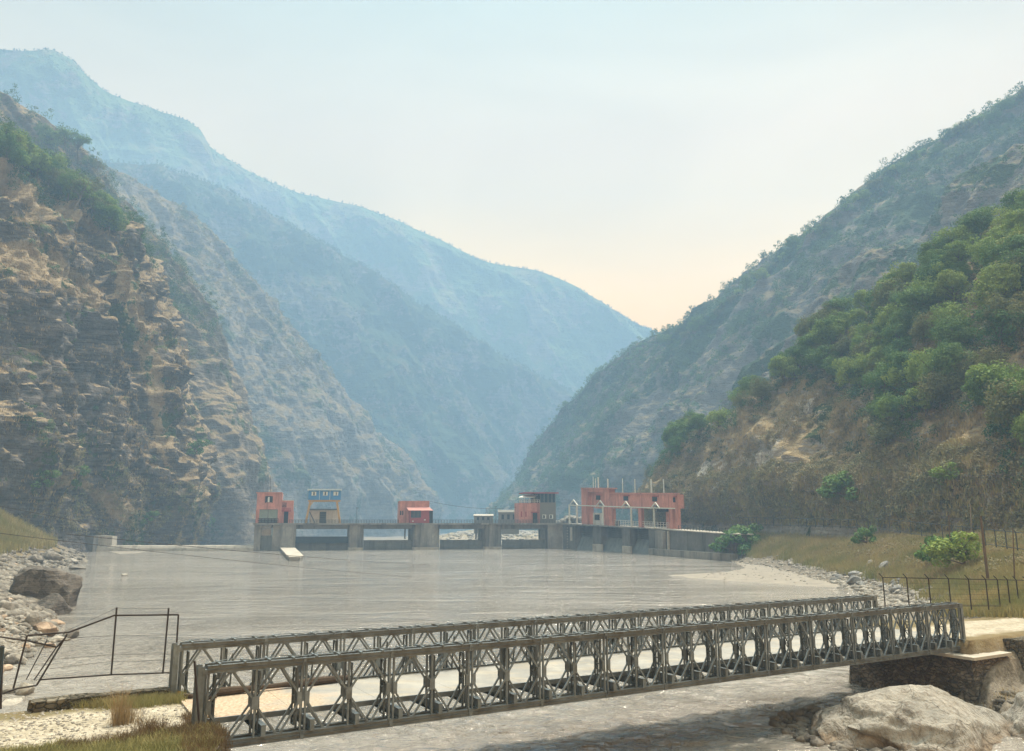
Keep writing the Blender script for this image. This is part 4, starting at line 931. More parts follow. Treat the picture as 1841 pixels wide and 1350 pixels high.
# --- blue cabin on its gantry
g = thing('portal_crane', 'blue cabin with three windows raised on a splayed ochre yellow steel frame', 'gantry crane', L1, 580, 941)
cab = part('cabin', M_blue, g, (554, 612.5, 881.6, 898.5, 1, 8)); part('roof', M_roofpale, g, (552.5, 614.5, 878.8, 881.4, 0.4, 8.6))
for x in (560, 580.5, 599.5):
    f = part('window', M_white, g, (x, x + 8.6, 884, 890.8, 0.85, 0.98)); sub('pane', M_glass, f, g, (x + 3.1 + (1 if x > 590 else 0), x + 5.6, 884.6, 890.2, 0.78, 0.84)); 
sub('rib', M_roofpale, cab, g, *[(x, x + 0.8, 882, 898.2, 0.9, 0.99) for x in (573.6, 592.4)]); part('floor_beam', M_yellow, g, (554, 612, 898.8, 901.5, 1.2, 7.8))
for a, b in (((558, 901.5), (549.5, 941)), ((605.8, 901.5), (611, 941))):
    for d in (1.6, 7.4):
        m = MB(); m.beam(L1.at(*a, d), L1.at(*b, d), 0.75); wchild(m.build('leg', M_yellow), g)
for a, b in (((563, 901.5), (556, 911)), ((556.5, 920), (566, 940))):
    m = MB(); m.beam(L1.at(*a, 1.6), L1.at(*b, 1.6), 0.4); wchild(m.build('brace', M_yellow if a[1] < 910 else M_steel_dk), g)
part('tie_beam', M_steel_dk, g, (556, 606.5, 914.6, 916, 1.5, 1.9))
g = thing('white_hut', 'white walled hut with a dark louvred door standing under the blue cabin', 'hut', L1, 580, 941, off=9)
part('wall', M_offw, g, (556, 607, 917, 940.6, 10, 16)); d_ = part('door', M_gate, g, (574, 585.6, 920, 940.5, 9.8, 9.98)); sub('bar', M_greyw, d_, g, *[(574.2, 585.4, y, y + 0.8, 9.72, 9.79) for y in (924, 928, 932, 936)]); part('roof', M_steel_dk, g, (555, 608, 915.8, 917, 9.6, 16.4))
# --- red house in the middle
g = thing('red_house', 'small pink house with a crimson lean-to in the middle of the dam', 'house', L1, 745, 941)
part('wall', M_pink, g, (717.5, 771.5, 902, 940.4, 3, 10)); part('parapet', M_pink, g, (717, 772, 900.4, 902.0, 2.8, 3.1)); part('roof', M_conc_dk, g, (717.8, 771.2, 901.2, 901.9, 3.2, 9.8))
f = part('window', M_dark, g, (719, 721.5, 918, 926, 2.88, 2.98)); f = part('window', M_dark, g, (723, 725.2, 918, 926, 2.88, 2.98))
l2 = part('lean_to', M_red, g, (736.5, 771.8, 931, 940.4, 0, 2.98), (757, 771.8, 918.2, 931, 0, 2.98), (736.5, 738.5, 918.2, 931, 0, 2.98)); part('door', M_dark, g, (772, 778, 918.5, 940.4, 0.2, 2.9))
f = part('window', M_glass, g, (738.6, 756.9, 918.3, 930.8, 0.5, 0.6)); sub('frame', M_steel_dk, f, g, (744, 745, 918.3, 930.8, 0.3, 0.49), (751, 752, 918.3, 930.8, 0.3, 0.49), (738.6, 756.9, 930, 930.8, 0.3, 0.49))
m = MB(); a, b = L1.at(730, 912, 2.9), L1.at(771.5, 912, 2.9); c, d = L1.at(779, 918, -0.6), L1.at(734.5, 918, -0.6); up = np.array([0, 0, 0.12]); m.quadbox([d, c, b, a, d + up, c + up, b + up, a + up]); wchild(m.build('lean_to_roof', M_redroof), g)
m = MB(); 
for x, y in ((741, 937), (762.5, 934.5)): fb(m, L1, x, x + 2.6, y - 1, y + 1, -0.12, -0.02)
o = wchild(m.build('notice', M_white), g)
# --- control house right of the middle
g = thing('control_house', 'pink and grey two storey control house with glazed top floor and flat red roof', 'house', L1, 965, 941)
part('wall', M_pink, g, (933.5, 971, 904, 940.4, 1, 9)); part('grey_wall', M_greyw, g, (971.1, 999.5, 903.4, 940.4, 0.8, 9))
part('door', M_dark, g, (958, 966, 922, 940.4, 0.8, 0.98)); part('canopy', M_red, g, (956, 969, 920, 921.6, -0.3, 0.98))
for x in (936.5, 944.5): part('window', M_red, g, (x, x + 2.3, 919.5, 929, 0.85, 0.98))
for x in (975.5, 988): f = part('window', M_white, g, (x, x + 6.5, 925, 932.5, 0.6, 0.78)); sub('pane', M_dark, f, g, (x + 1.2, x + 4.0, 926, 931.8, 0.52, 0.59))
gf = part('glazing', M_glass, g, (971.1, 999, 887.6, 903.2, 1.2, 8)); sub('frame', M_steel, gf, g, *[(x, x + 1.0, 887.6, 903.2, 1.0, 1.19) for x in (971.2, 978, 985, 992, 998)]); part('back_wall', M_steel_dk, g, (960, 971, 888, 903.4, 4, 9))
part('roof', M_redroof, g, (944, 1004.5, (884.6, 885.0), (886.6, 887.2), -0.5, 9.5)).data.materials[0] = M_red
m = MB(); a, b = L1.at(943, 889.5, 4.5), L1.at(968, 889.5, 4.5); c, d = L1.at(961, 894.5, 0), L1.at(932, 894.5, 0); m.quadbox([d, c, b, a, d + up, c + up, b + up, a + up]); wchild(m.build('awning', M_white), g)
rail(L1, 934, 970, 898.5, 903.8, g, 9, 1.1, M_offw, 'balcony_rail', 2); part('awning_post', M_offw, g, *[(x, x + 0.8, 894.6, 904, 0.9, 1.1) for x in (935, 943, 951.5, 960)])
# --- intake with three bays turned towards the river
it = thing('intake', 'dark stained concrete intake with three sloping gate bays on the right of the dam', 'intake', L2, 1090, 990)
L2y = lambda px, a=986.0, b=996.5: a + (b - a) * (px - 1012) / 155.0
top = lambda px: 943.5 + (951 - 943.5) * (px - 1012) / 155.0
def ibox(m, x0, x1, yt, yb, d0, d1): fb(m, L2, x0, x1, yt, yb, d0, d1)
for x0, x1, b0, b1 in ((1012.4, 1034, 990, 991), (1066, 1081, 993, 994), (1119, 1133.5, 996, 998)): m = MB(); ibox(m, x0, x1, (top(x0), top(x1)), (b0, b1), 0, 9); wchild(m.build('pier', M_conc_dk), it)
for a in (1066, 1119): m = MB(); ibox(m, a - 0.5, a + 15.5 - (1 if a > 1100 else 0), (L2y(a) - 12, L2y(a) - 11), (996, 998), -0.8, -0.1); wchild(m.build('pier_foot', M_conc_lt), it)
for x0, x1 in ((1034, 1066), (1081, 1119), (1133.5, 1166)):
    m = MB(); ibox(m, x0 + 0.1, x1 - 0.1, (top(x0), top(x1)), (top(x0) + 19, top(x1) + 19), 4, 8)
    for k in range(5): ibox(m, x0 + 0.2, x1 - 0.2, (top(x0) + 4 + k * 3.1, top(x1) + 4 + k * 3.1), (top(x0) + 5.1 + k * 3.1, top(x1) + 5.1 + k * 3.1), 2.6, 3.2)
    wchild(m.build('breast_wall', M_conc_dk), it)
    m = MB(); n = L2.n; a, b = L2.at(x0 + 0.2, top(x0) + 19, 3.0), L2.at(x1 - 0.2, top(x1) + 19, 3.0); c, d = L2.at(x1 - 0.2, L2y(x1) + 3, 0.3), L2.at(x0 + 0.2, L2y(x0) + 3, 0.3); w = np.array([n[0] * 0.4, n[1] * 0.4, 0]); m.quadbox([d, c, c + w, d + w, a, b, b + w, a + w]); wchild(m.build('gate_leaf', M_gate_lt), it)
m = MB(); ibox(m, 1012.4, 1168, (940.8, 949.4), (943.4, 951.0), -0.35, 10); wchild(m.build('deck', M_conc), it)
m = MB()
for i in range(8): ibox(m, 1019.2, 1020.6, 948 + i * 5, 950 + i * 5, -0.12, -0.01)
ibox(m, 1025, 1028.6, 948, 972, -0.10, -0.01); wchild(m.build('depth_gauge', M_conc_lt), it)
# --- river wall on the right
rw = thing('river_wall', 'long dark stained river wall with a pale footing right of the intake', 'wall', L3, 1240, 1002)
m = MB(); fb(m, L3, 1167, 1316, (950.8, 961.5), (998, 1010), 0, 5); wchild(m.build('wall', M_conc_dk), rw); m = MB(); fb(m, L3, 1166, 1314, (986, 996), (998, 1010), -2.2, -0.02); wchild(m.build('footing', M_conc), rw)
m = MB(); fb(m, L3, 1166, 1318, (948.9, 959.8), (950.6, 961.4), -0.3, 6); wchild(m.build('coping', M_conc_lt), rw)
m = MB(); fb(m, L3, 1178, 1192, (953, 954), (987, 988), -1.2, -0.02); wchild(m.build('buttress', M_conc), rw); m = MB(); fb(m, L3, 1200, 1202, (955, 955), (989, 989), -0.5, -0.02); wchild(m.build('pipe', M_conc_lt), rw)
rail(L3, 1220, 1300, (944, 950), (953, 958.5), rw, 14, 2.5)
# --- long pink building on the intake
g = thing('gate_control_building', 'long salmon pink building on open pillars at the right end of the dam', 'building', L2, 1130, 947)
o2 = 2.0
def gb(name, mat, *bx): 
    m = MB()
    for b in bx: fb(m, L2, *b)
    return wchild(m.build(name, mat), g)
wl = gb('wall', M_pink, (1096, 1217.5, (888.2, 888.8), 914, o2, 4.7), (1046, 1057, 879, 945, o2, 4.7), (1086, 1095.8, 879, 946, o2, 4.7), (1057, 1086, 879, 884.5, o2, 4.7), (1057, 1070, 884.5, 912, o2 + 1.5, 4.7), (1070, 1086, 884.5, 914, o2 + .6, 4.7))
gb('parapet', M_pink, (1095, 1218.5, (885.6, 886.2), (888.1, 888.7), o2 - 0.3, o2 + .4), (1044.5, 1096, 876.8, 879, o2 - 0.35, 4.9)); gb('roof', M_conc_dk, (1096.2, 1217.3, (887.4, 888.0), (888.1, 888.7), o2 + 0.5, 4.6))
for x0, x1, b in ((1096, 1102.5, 947), (1148.3, 1153.6, 949.5), (1203.4, 1209.6, 953), (1215, 1219.5, 953.5)): gb('pillar', M_pink, (x0, x1, 914.1, b, o2 + 0.1, o2 + 1.2))
for x0, x1, b in ((1100, 1104, 946), (1151, 1154.6, 948), (1198, 1202, 951)): gb('pillar', M_pink, (x0, x1, 914.1, b, 3.7, 4.6))
for x0, x1, y0, y1 in ((1071.5, 1079, 890.5, 898.5), (1120.8, 1129, 892, 900), (1172.6, 1181, 893, 901.5), (1210, 1214, 894, 903)):
    f = gb('window', M_dark, (x0, x1, y0, y1, o2 - 0.12 + (0.6 if x0 < 1080 else 0), o2 - 0.01 + (0.6 if x0 < 1080 else 0))); m = MB(); fb(m, L2, x0 - 0.8, x1 + 0.8, y0 - 1.6, y0 - 0.4, o2 - 0.5, o2 - 0.02); q = m.build('sill', M_red); q.parent = f
gb('inner_cabin', M_offw, (1066.5, 1084, 922, 944, o2 + 1.5, 4.5)); f = gb('window', M_dark, (1069, 1077.5, 925, 935, o2 + 1.3, o2 + 1.45))
[gb('hoist', M_iron, q) for q in ((1184, 1192, 938, 947, 3, 4.5), (1104, 1108, 936, 947, 3, 4.5), (1181, 1198, 915, 920, 3, 4.5))]
rail(L2, 1103, 1148, (934.5, 937.5), (945, 947), g, 10, o2 + 0.5, M_offw); rail(L2, 1154, 1203, (937, 940), (948, 951), g, 10, o2 + 0.5, M_offw)
for x, y0, y1, w in ((1066, 856.5, 877, .7), (1070.2, 860, 877, .7), (1074.6, 857.5, 877, 1.3), (1091.8, 860.5, 880, 1.2), (1118.8, 860, 886, .9), (1141, 861, 886, .9), (1169.8, 861.5, 886, 1.5), (1192.6, 861, 886, 1.0)): gb('roof_pipe', M_white, (x, x + w, y0, y1 + 1.5, o2 + 0.8, o2 + 0.8 + w * 0.22))
# --- pipe gantry in front of it
g = thing('pipe_gantry', 'pale steel gantry with peaked frames standing in front of the pink building', 'gantry', L2, 1110, 947, off=-0.0)
gb('rail_beam', M_white, (1022, 1212, (907.2, 913.2), (908.9, 915), 0.2, 0.6))
for x, yb in ((1023, 941), (1036.5, 942), (1083.5, 945), (1134.5, 948), (1175.8, 952)): gb('leg', M_white, (x - 0.7, x + 0.7, 908 + (x - 1023) * 0.033, yb, 0.65, 1.1))
for x in (1031, 1079, 1125, 1178):
    m = MB(); yb = 909 + (x - 1023) * 0.033; a, b, c = L2.at(x - 8, yb, 0.1), L2.at(x + 8, yb, 0.1), L2.at(x, yb - 11, 0.1); m.beam(a, c, 0.3); m.beam(c, b, 0.3); wchild(m.build('peaked_frame', M_white), g)
    gb('hoist_block', M_steel, (x - 2.2, x + 1.6, yb - 6, yb + 1, 0.7, 1.4))
# --- lamp posts on the deck and far valley poles
def pole(px, y0, y1, L, off, label, r=0.09, arm=True):
    a, b = L.at(px, y1, off), L.at(px, y0, off); m = MB(); m.tube([Vector(a) - Vector(a), Vector(b) - Vector(a)], [r * 1.3, r * 0.8], 7); e = empty('lamp_post' if arm else 'pole', tuple(a)); tag(e, label, 'lamp post' if arm else 'pole')
    o = m.build('shaft', M_steel_dk); o.parent = e
    if arm: m = MB(); h = b[2] - a[2]; m.beam((-0.5, 0, h), (0.5, 0, h), 0.35, 0.25); o = m.build('lamp_head', M_steel_dk); o.parent = e
    return e
pole(641.5, 913, 940, L1, 0, 'thin lamp post on the dam deck between the blue cabin and the red house')
pole(891.5, 911, 940, L1, 3, 'dark lamp post on the dam deck left of the control house')
pole(486.5, 856, 884.5, L1, 3, 'thin mast on the flat roof of the tall pink gatehouse', 0.07, False)
# --- heap of pale rock and little houses beyond the dam
def farbox(name, label, cat, x0, x1, y0, y1, Y, mat, roof, dep=10):
    a = P(x0, y1, Y); b = P(x1, y0, Y); e = empty(name, ((a[0] + b[0]) / 2, Y, a[2])); tag(e, label, cat); w = (b[0] - a[0]) / 2; h = b[2] - a[2]
    m = MB().box(-w, w, 0, dep, -6, h * 0.78); o = m.build('wall', mat); o.parent = e
    m = MB(); m.prism([(-w * 1.06, -0.6, h * 0.78), (-w * 1.06, dep + .6, h * 0.78), (-w * 1.06, dep / 2, h)], (w * 2.12, 0, 0)); o = m.build('roof', roof); o.parent = e
    m = MB(); 
    for k in range(3): m.box(-w * 0.7 + k * w * 0.55, -w * 0.7 + k * w * 0.55 + w * 0.25, -0.06, -0.01, h * 0.2, h * 0.6)
    o = m.build('window', M_dark); o.parent = e
farbox('shed', 'small grey shed with pale roof beyond the dam, left of the grey workshop', 'shed', 852, 886, 924, 938, 420, M_greyw, M_conc_lt)
farbox('workshop', 'long grey workshop beyond the dam left of the control house', 'workshop', 896, 933, 916, 938, 400, M_greyw, M_greyw)
# ------------------------------------------------------------------ right pier, stone walls, boulders
def bench(name, label, cat, s0, s1, o0, o1, z0, z1, mat, cell=0.35, amp=0.14, seed=0, batter=0.0, parent=None, cap=None):
    a = br(s0, o0); e = parent or tag(empty(name, (a[0], a[1], z0)), label, cat)
    b = (SB[0] * (s1 - s0), SB[1] * (s1 - s0)); c = (BN[0] * (o1 - o0), BN[1] * (o1 - o0))
    nn = lambda L: max(2, int(abs(L) / cell))
    o = rough_block('wall' if parent is None else name, (a[0], a[1]), b, c, nn(s1 - s0), nn(o1 - o0), nn(z1 - z0), z0, z1, mat, e, amp, seed, batter); return e
pier = bench('bridge_pier', 'rubble stone pier carrying the right hand end of the steel bridge', 'pier', 38.75, 42.6, -1.0, 6.75, -1.0, BZ - 0.30, M_stone, 0.3, 0.12, 1)
m = MB(); q = [br(38.4, -1.3), br(42.0, -1.3), br(42.0, 6.9), br(38.4, 6.9)]; m.prism([(a[0], a[1], BZ - 0.30) for a in q], (0, 0, 0.15)); wchild(m.build('bearing_slab', M_conc_lt), pier)
for y in (OG / 2, OW + OG / 2):
    m = MB(); q = [br(39.2, y - 0.5), br(40.1, y - 0.5), br(40.1, y + 0.5), br(39.2, y + 0.5)]; m.prism([(a[0], a[1], BZ - 0.148) for a in q], (0, 0, 0.08)); wchild(m.build('bearing', M_steel_dk), pier)
bench('retaining_wall', 'rough dark stone wall holding up the road behind the end of the bridge', 'wall', 42.7, 62, -1.4, 6.4, -1, ROADZ - 0.16, M_stone_dk, 0.35, 0.22, 5)
bench('stone_step', 'small broken masonry block with a pale top stepping down beside the pier', 'masonry block', 43.2, 45.6, -3.4, -1.7, 0.6, BZ - 0.75, M_stone, 0.3, 0.10, 9)
bench('stone_kerb', 'low mossy stone wall between the gravel road and the river on the left', 'wall', -4.6, -0.25, 5.35, 5.95, ROADZ - 0.5, ROADZ + 0.32, M_stone_dk, 0.14, 0.12, 3)
def boulder(me, loc, sc_, rot, label, group=None, name='boulder'):
    o = bpy.data.objects.new(name, me); o.location = loc; o.scale = sc_; o.rotation_euler = rot; link(o); return tag(o, label, 'boulder', group)
def big_rock(name, seed, mat, cuts=8, sub=6, rough=0.10, sq=(1, 1, 1), ridg=0.0, ang=0.6, boxy=1.0):
    me = rock_mesh(name, seed, mat, sub, cuts, rough, sq, boxy); V = np.array([v.co[:] for v in me.vertices])
    d = fbm(V * 5 + seed, 4)[:, None] * 0.03 + np.tanh(fbm(V * np.array([2.2, 2.2, 3.2]) + seed + 3, 4)[:, None] * 6) * 0.028
    if ridg: q = V[:, 0] * math.cos(ang) + V[:, 2] * math.sin(ang); d += (np.abs(noise3(np.stack([q * 5, V[:, 1] * 0.8, V[:, 2] * 0.8], -1)))[:, None]) * ridg
    V = V * (1 + d); me.vertices.foreach_set('co', V.astype(np.float32).ravel()); me.update(); return me
t = NT('big_pale_boulder'); p = t.pos(); P_ = t.sep(p); n = t.noise(p, 0.7, 5, 0.65); n2 = t.noise(p, 4, 4, 0.6); n3 = t.noise(t.mapped(p, (1.2, 1.2, 0.35), (0.2, 0.5, 0)), 2.2, 4, 0.6, 0.8)
c = t.mix(t.rng(n, 0.3, 0.7), (0.20, 0.195, 0.175), (0.36, 0.34, 0.30)); c = t.mix(t.rng(n3, 0.5, 0.62, 0, 0.6), c, (0.13, 0.11, 0.09)); 
zz = t.math('ADD', P_[2], t.math('MULTIPLY', n, 1.6)); c = t.mix(t.rng(zz, 1.35, 0.9), c, t.mix(t.rng(n2, 0.35, 0.65), (0.15, 0.12, 0.09), (0.26, 0.21, 0.155))); 
q0 = t.n.new('ShaderNodeVectorMath'); q0.operation = 'MULTIPLY_ADD'; dn = t.n.new('ShaderNodeTexNoise'); dn.inputs['Scale'].default_value = 1.1; dn.inputs['Detail'].default_value = 5; t.L.new(p, dn.inputs['Vector']); t.L.new(dn.outputs['Color'], q0.inputs[0]); q0.inputs[1].default_value = (0.8, 0.8, 0.8); t.L.new(t.mapped(p, (0.45, 0.8, 0.8), (0.3, 0.9, 0.2)), q0.inputs[2])
ck = t.vor(q0.outputs[0], 0.75, 'DISTANCE_TO_EDGE'); c = t.mix(t.math('MULTIPLY', t.rng(ck, 0.009, 0.0), t.rng(n, 0.5, 0.66, 0, 0.25)), c, (0.07, 0.062, 0.055))
t.base(c).rough(0.9, 0.2); t.bump(t.math('ADD', t.math('ADD', t.math('ADD', n, n3), t.rng(ck, 0.0, 0.006)), t.math('MULTIPLY', n2, 0.5)), 0.9, 0.22); M_bigb = t.m
boulder(big_rock('pale_boulder', 12, M_bigb, 9, 6, 0.12, (1, 1, 1), 0.05, 0.4), (19.9, 39.8, -0.5), (6.0, 4.6, 2.75), (0, 0.04, 0.3), 'huge pale grey boulder in the water below the right pier of the bridge')
boulder(big_rock('ridged_boulder', 23, M_bigb, 7, 6, 0.14, (1, 1, 1), 0.12, 0.9), (27.0, 38.4, -0.5), (4.3, 4.2, 3.0), (0.1, -0.2, -0.2), 'ridged pale boulder at the right edge beside the huge one, below the road')
boulder(big_rock('dark_boulder', 31, M_bigb, 8, 5, 0.14), (15.2, 37.6, -0.4), (1.7, 1.9, 1.4), (0.2, 0.3, 0.9), 'smaller angular wet boulder at the river tip of the huge pale boulder')

# ------------------------------------------------------------------ rocks along the left shore
RK = {k: [rock_mesh('boulder', 40 + i * 7 + j, m_, 3, 9 + j % 3, 0.12, ((1, .8, .7), (1, 1, .75), (1.2, .8, .6), (.9, 1, .9))[j % 4]) for j in range(4)] for i, (k, m_) in enumerate((('pale', M_rk_pale), ('grey', M_rk_grey), ('tan', M_rk_tan), ('blue', M_rk_blue)))}
rnd = random.Random(11)
def shore_rock(px, py, wpx, hpx, kind, label, group=None, dz=0.0, zed=None, rz=None, name='boulder', me=None):
    """boulder whose middle is seen at px, py, on the bank"""
    q = None
    for k in range(1, 500):
        Y = 24 * (1.013 ** k); w = P(px, py + hpx * 0.35, Y)
        if w[2] < max(0, float(gz(w[0:1], w[1:2])[0])): q = w; break
    if q is None: return
    s = q[1] / 1449.0; a = wpx * s / 2; h = hpx * s / 2
    return boulder(me or rnd.choice(RK[kind]), (q[0], q[1], q[2] + h * 0.45 + dz), (a * 1.12, a * rnd.uniform(.8, 1.1), h * 1.5), (rnd.uniform(-.2, .2), rnd.uniform(-.2, .2), rnd.uniform(0, 6.28) if rz is None else rz), label, group, name)
bigd = big_rock('dark_block', 52, M_rk_dark, 4, 5, 0.16, (1, 0.8, 1.0), 0, 0, 0.45)
shore_rock(76, 1066, 92, 62, 'grey', 'huge dark brown flat topped rock standing at the left water edge', rz=0.2, me=bigd)
shore_rock(96, 1092, 62, 38, 'grey', 'brown faceted rock leaning under the front of the huge dark rock', rz=1.0, me=big_rock('brown_rock', 61, M_rk_dark, 8, 4, 0.12))
shore_rock(56, 1116, 26, 40, 'pale', 'upright white stone leaning in the rocks below the huge dark rock', rz=0.5)
shore_rock(78, 1128, 44, 34, 'tan', 'rounded pinkish sandstone boulder at the water edge behind the bent railing', rz=0.1)
shore_rock(102, 1118, 34, 12, 'tan', 'flat tan slab lying at the water edge below the huge dark rock')
shore_rock(92, 1000, 36, 24, 'grey', 'large square grey boulder high on the left shore below the grass')
shore_rock(60, 1004, 28, 22, 'grey', 'wedge shaped grey boulder beside the large square one on the left shore')
shore_rock(130, 1008, 24, 12, 'pale', 'long pale slab pointing at the river on the far left shore')
shore_rock(138, 1021, 34, 9, 'grey', 'low grey slab reaching out into the water on the far left shore')
shore_rock(224, 1033, 16, 6, 'pale', 'small pale rock alone out in the brown water', dz=0.05)
shore_rock(124, 1140, 40, 24, 'grey', 'grey boulders half in the water just beyond the bent railing')
shore_rock(24, 1262, 44, 14, 'pale', 'long flat white stone lying at the road edge at far left')
shore_rock(14, 1240, 34, 22, 'pale', 'round white stone with a dark hollow at the foot of the bent railing')
shore_rock(46, 1238, 30, 26, 'pale', 'white broken stone in the pile under the bent railing')
shore_rock(142, 1336, 20, 12, 'pale', 'pale stone in the weeds in the foreground')
shore_rock(14, 1090, 36, 36, 'pale', 'big rounded pale boulder at the left edge beside the huge dark rock')
seen = 0
rng = np.random.RandomState(5)
for i in range(170):
    py = rng.uniform(985, 1205); xr = np.interp(py, [985, 1005, 1030, 1045, 1120, 1150, 1175, 1205], [120, 140, 70, 20, 60, 120, 60, 30]); px = rng.uniform(-15, xr)
    if 20 < px < 132 and 1038 < py < 1110: continue
    sz = rng.uniform(7, 17) * (0.65 + 0.75 * (py - 985) / 220); k = 'pale' if rng.rand() < 0.5 else 'grey' if rng.rand() < 0.75 else 'tan'
    w = {'pale': 'pale', 'grey': 'grey', 'tan': 'tan'}[k]; far = py < 1040
    shore_rock(px, py, sz * rng.uniform(1, 1.5), sz * rng.uniform(.7, 1), k, f'{w} boulder in the rock heap on the {"far" if far else "near"} part of the left shore', f'{w} boulders on the {"far" if far else "near"} part of the left shore')
for i in range(60):
    f = rng.rand(); px = 1480 + 200 * f; py = 1005 + rng.rand() * 58; 
    if py < 1012 + abs(px - 1585) * 0.25 or py > 1040 + (px - 1480) * 0.16: continue
    sz = rng.uniform(8, 19); k = 'pale' if rng.rand() < 0.4 else 'blue'
    shore_rock(px, py, sz * rng.uniform(1, 1.6), sz * rng.uniform(.6, .9), k, f'{"pale" if k == "pale" else "blue grey"} boulder in the rock pile on the right bank behind the fence', f'{"pale" if k == "pale" else "blue grey"} boulders piled on the right bank')
shore_rock(1572, 1012, 26, 18, 'pale', 'squarish pale grey block at the top of the rock pile on the right bank'); shore_rock(1594, 1018, 28, 24, 'blue', 'tallest blue grey slab standing in the middle of the right rock pile')
# gravel and cobbles: far too many to count
def cobbles(name, pts, r0, r1, mat, label, seed, sq=0.6):
    rng = np.random.RandomState(seed); n = len(pts); ic = [(0, 0, 1), (.89, 0, .45), (.28, .85, .45), (-.72, .53, .45), (-.72, -.53, .45), (.28, -.85, .45), (.72, .53, -.45), (-.28, .85, -.45), (-.89, 0, -.45), (-.28, -.85, -.45), (.72, -.53, -.45), (0, 0, -1)]
    f = [(0, 1, 2), (0, 2, 3), (0, 3, 4), (0, 4, 5), (0, 5, 1), (1, 6, 2), (2, 7, 3), (3, 8, 4), (4, 9, 5), (5, 10, 1), (6, 7, 2), (7, 8, 3), (8, 9, 4), (9, 10, 5), (10, 6, 1), (11, 7, 6), (11, 8, 7), (11, 9, 8), (11, 10, 9), (11, 6, 10)]
    s = (r0 + (r1 - r0) * rng.rand(n) ** 2.2)[:, None, None]; k = np.array([1, 1, sq]) * (0.7 + 0.6 * rng.rand(n, 1, 3)); V = pts[:, None, :] + np.array(ic)[None] * (0.8 + 0.35 * rng.rand(n, 12, 1)) * s * k
    return tag(obj_np(name, V.reshape(-1, 3), (np.array(f)[None] + np.arange(n)[:, None, None] * 12).reshape(-1, 3), mat), label, 'gravel', None, 'stuff')
def on_ground(n, X0, X1, Y0, Y1, seed, cond, geo=False):
    rng = np.random.RandomState(seed); X = rng.uniform(X0, X1, n); Y = Y0 * (Y1 / Y0) ** rng.rand(n) if geo else rng.uniform(Y0, Y1, n)
    if callable(X0): pass
    d = sdist(X, Y, RIVER); z = ground_z(X, Y); S, O = brs(X, Y); k = cond(X, Y, z, d, S, O, rng); return np.stack([X, Y, z], -1)[k]
def in_view(X, Y, z, m=120):
    a, b = proj(np.stack([X, Y, z], -1)); return (a > -m) & (a < 1841 + m) & (b < 1350 + m)
def cob_px(n, seed, fn, r=None):
    """ground points under random sight lines, so that they spread evenly in depth"""
    rng = np.random.RandomState(seed); px, py = fn(rng, n); out = np.full((n, 3), np.nan); done = np.zeros(n, bool); Y0 = 15.0; jit = 1 + 0.012 * rng.rand(n)
    u = (px - 920.5) / F; v = -(py - 675.0) / F; dy = cP - v * sP; dz = sP + v * cP
    while Y0 < 420 and not done.all():
        Y = Y0 * jit; k = Y / dy; X = u * k; Z = CZ + dz * k; g = gz(X, Y); hit = (Z < g) & ~done
        out[hit] = np.stack([X, Y, g], -1)[hit]; done |= hit; Y0 *= 1.012
    out = out[done]; d = gd(out[:, 0], out[:, 1]); return out[(d > -0.5)], d[(d > -0.5)]
lx = lambda rng, n: (rng.uniform(-60, 150, n), rng.uniform(975, 1260, n))
pts, d = cob_px(7000, 3, lx); k = (d < 22 * (0.6 + 0.8 * np.random.RandomState(1).rand(len(d)))) & (pts[:, 2] < 4.6)
pts = pts[k]; sc_ = pts[:, 1:2] / 100
near = pts[:, 1] < 75
cobbles('shore_cobbles', pts[near], 0.08, 0.42, M_rk_pale, 'pale cobbles filling the gaps between the boulders on the near left shore', 4)
cobbles('shore_cobbles', pts[~near], 0.18, 1.1, M_rk_grey, 'grey cobbles filling the gaps between the boulders on the far left shore', 5)
pts, d = cob_px(5200, 13, lambda rng, n: (rng.uniform(1310, 1720, n), rng.uniform(1000, 1100, n))); k = (d < 9) & (pts[:, 1] > 60)
cobbles('bank_rubble', pts[k], 0.12, 0.7, M_rk_pale, 'pale rubble along the water line of the right bank', 6)
pts, d = cob_px(5000, 23, lambda rng, n: (rng.uniform(-40, 400, n), rng.uniform(1225, 1380, n))); S, O = brs(pts[:, 0], pts[:, 1]); k = (pts[:, 1] < 40)
cobbles('road_gravel', pts[k], 0.015, 0.07, M_rk_pale, 'small loose stones scattered on the gravel road and its verge', 7)
pts, d = cob_px(1500, 24, lambda rng, n: (rng.uniform(300, 400, n), rng.uniform(1300, 1380, n))); k = (d < 1.6) & (pts[:, 1] < 40)
cobbles('riprap', pts[k][::3] - np.array([0, 0, .08]), 0.06, 0.22, M_rk_grey, 'broken stones tipped round the left end of the bridge', 8)
rng = np.random.RandomState(31); X = rng.uniform(-40, 60, 1200); Y = rng.uniform(360, 640, 1200)
cobbles('river_bed_stones', np.stack([X, Y, ground_z(X, Y)], -1), 0.5, 3.0, M_rk_pale, 'bright pale boulders of the dry river bed below the dam', 9)
hp = []
for k in range(420):
    f = rng.rand(); a = P(975 + 75 * f, 0, 372 + rng.rand() * 22); h = (1 - abs(f - 0.55) * 1.5) * 6.5; hp.append((a[0], a[1], 5.5 + h * rng.rand() + 1.8))
cobbles('quarry_heap', np.array(hp), 0.9, 2.4, M_rk_pale, 'heap of bright pale rubble beyond the dam between control house and pink building', 10, 0.8)
V, Fq = [], []
t_ = NT('sand'); p = t_.pos(); t_.base(t_.mix(t_.rng(t_.noise(p, 0.5, 5), 0.3, 0.7), (0.20, 0.18, 0.15), (0.28, 0.255, 0.215))).rough(0.8, 0.3); M_sand = t_.m
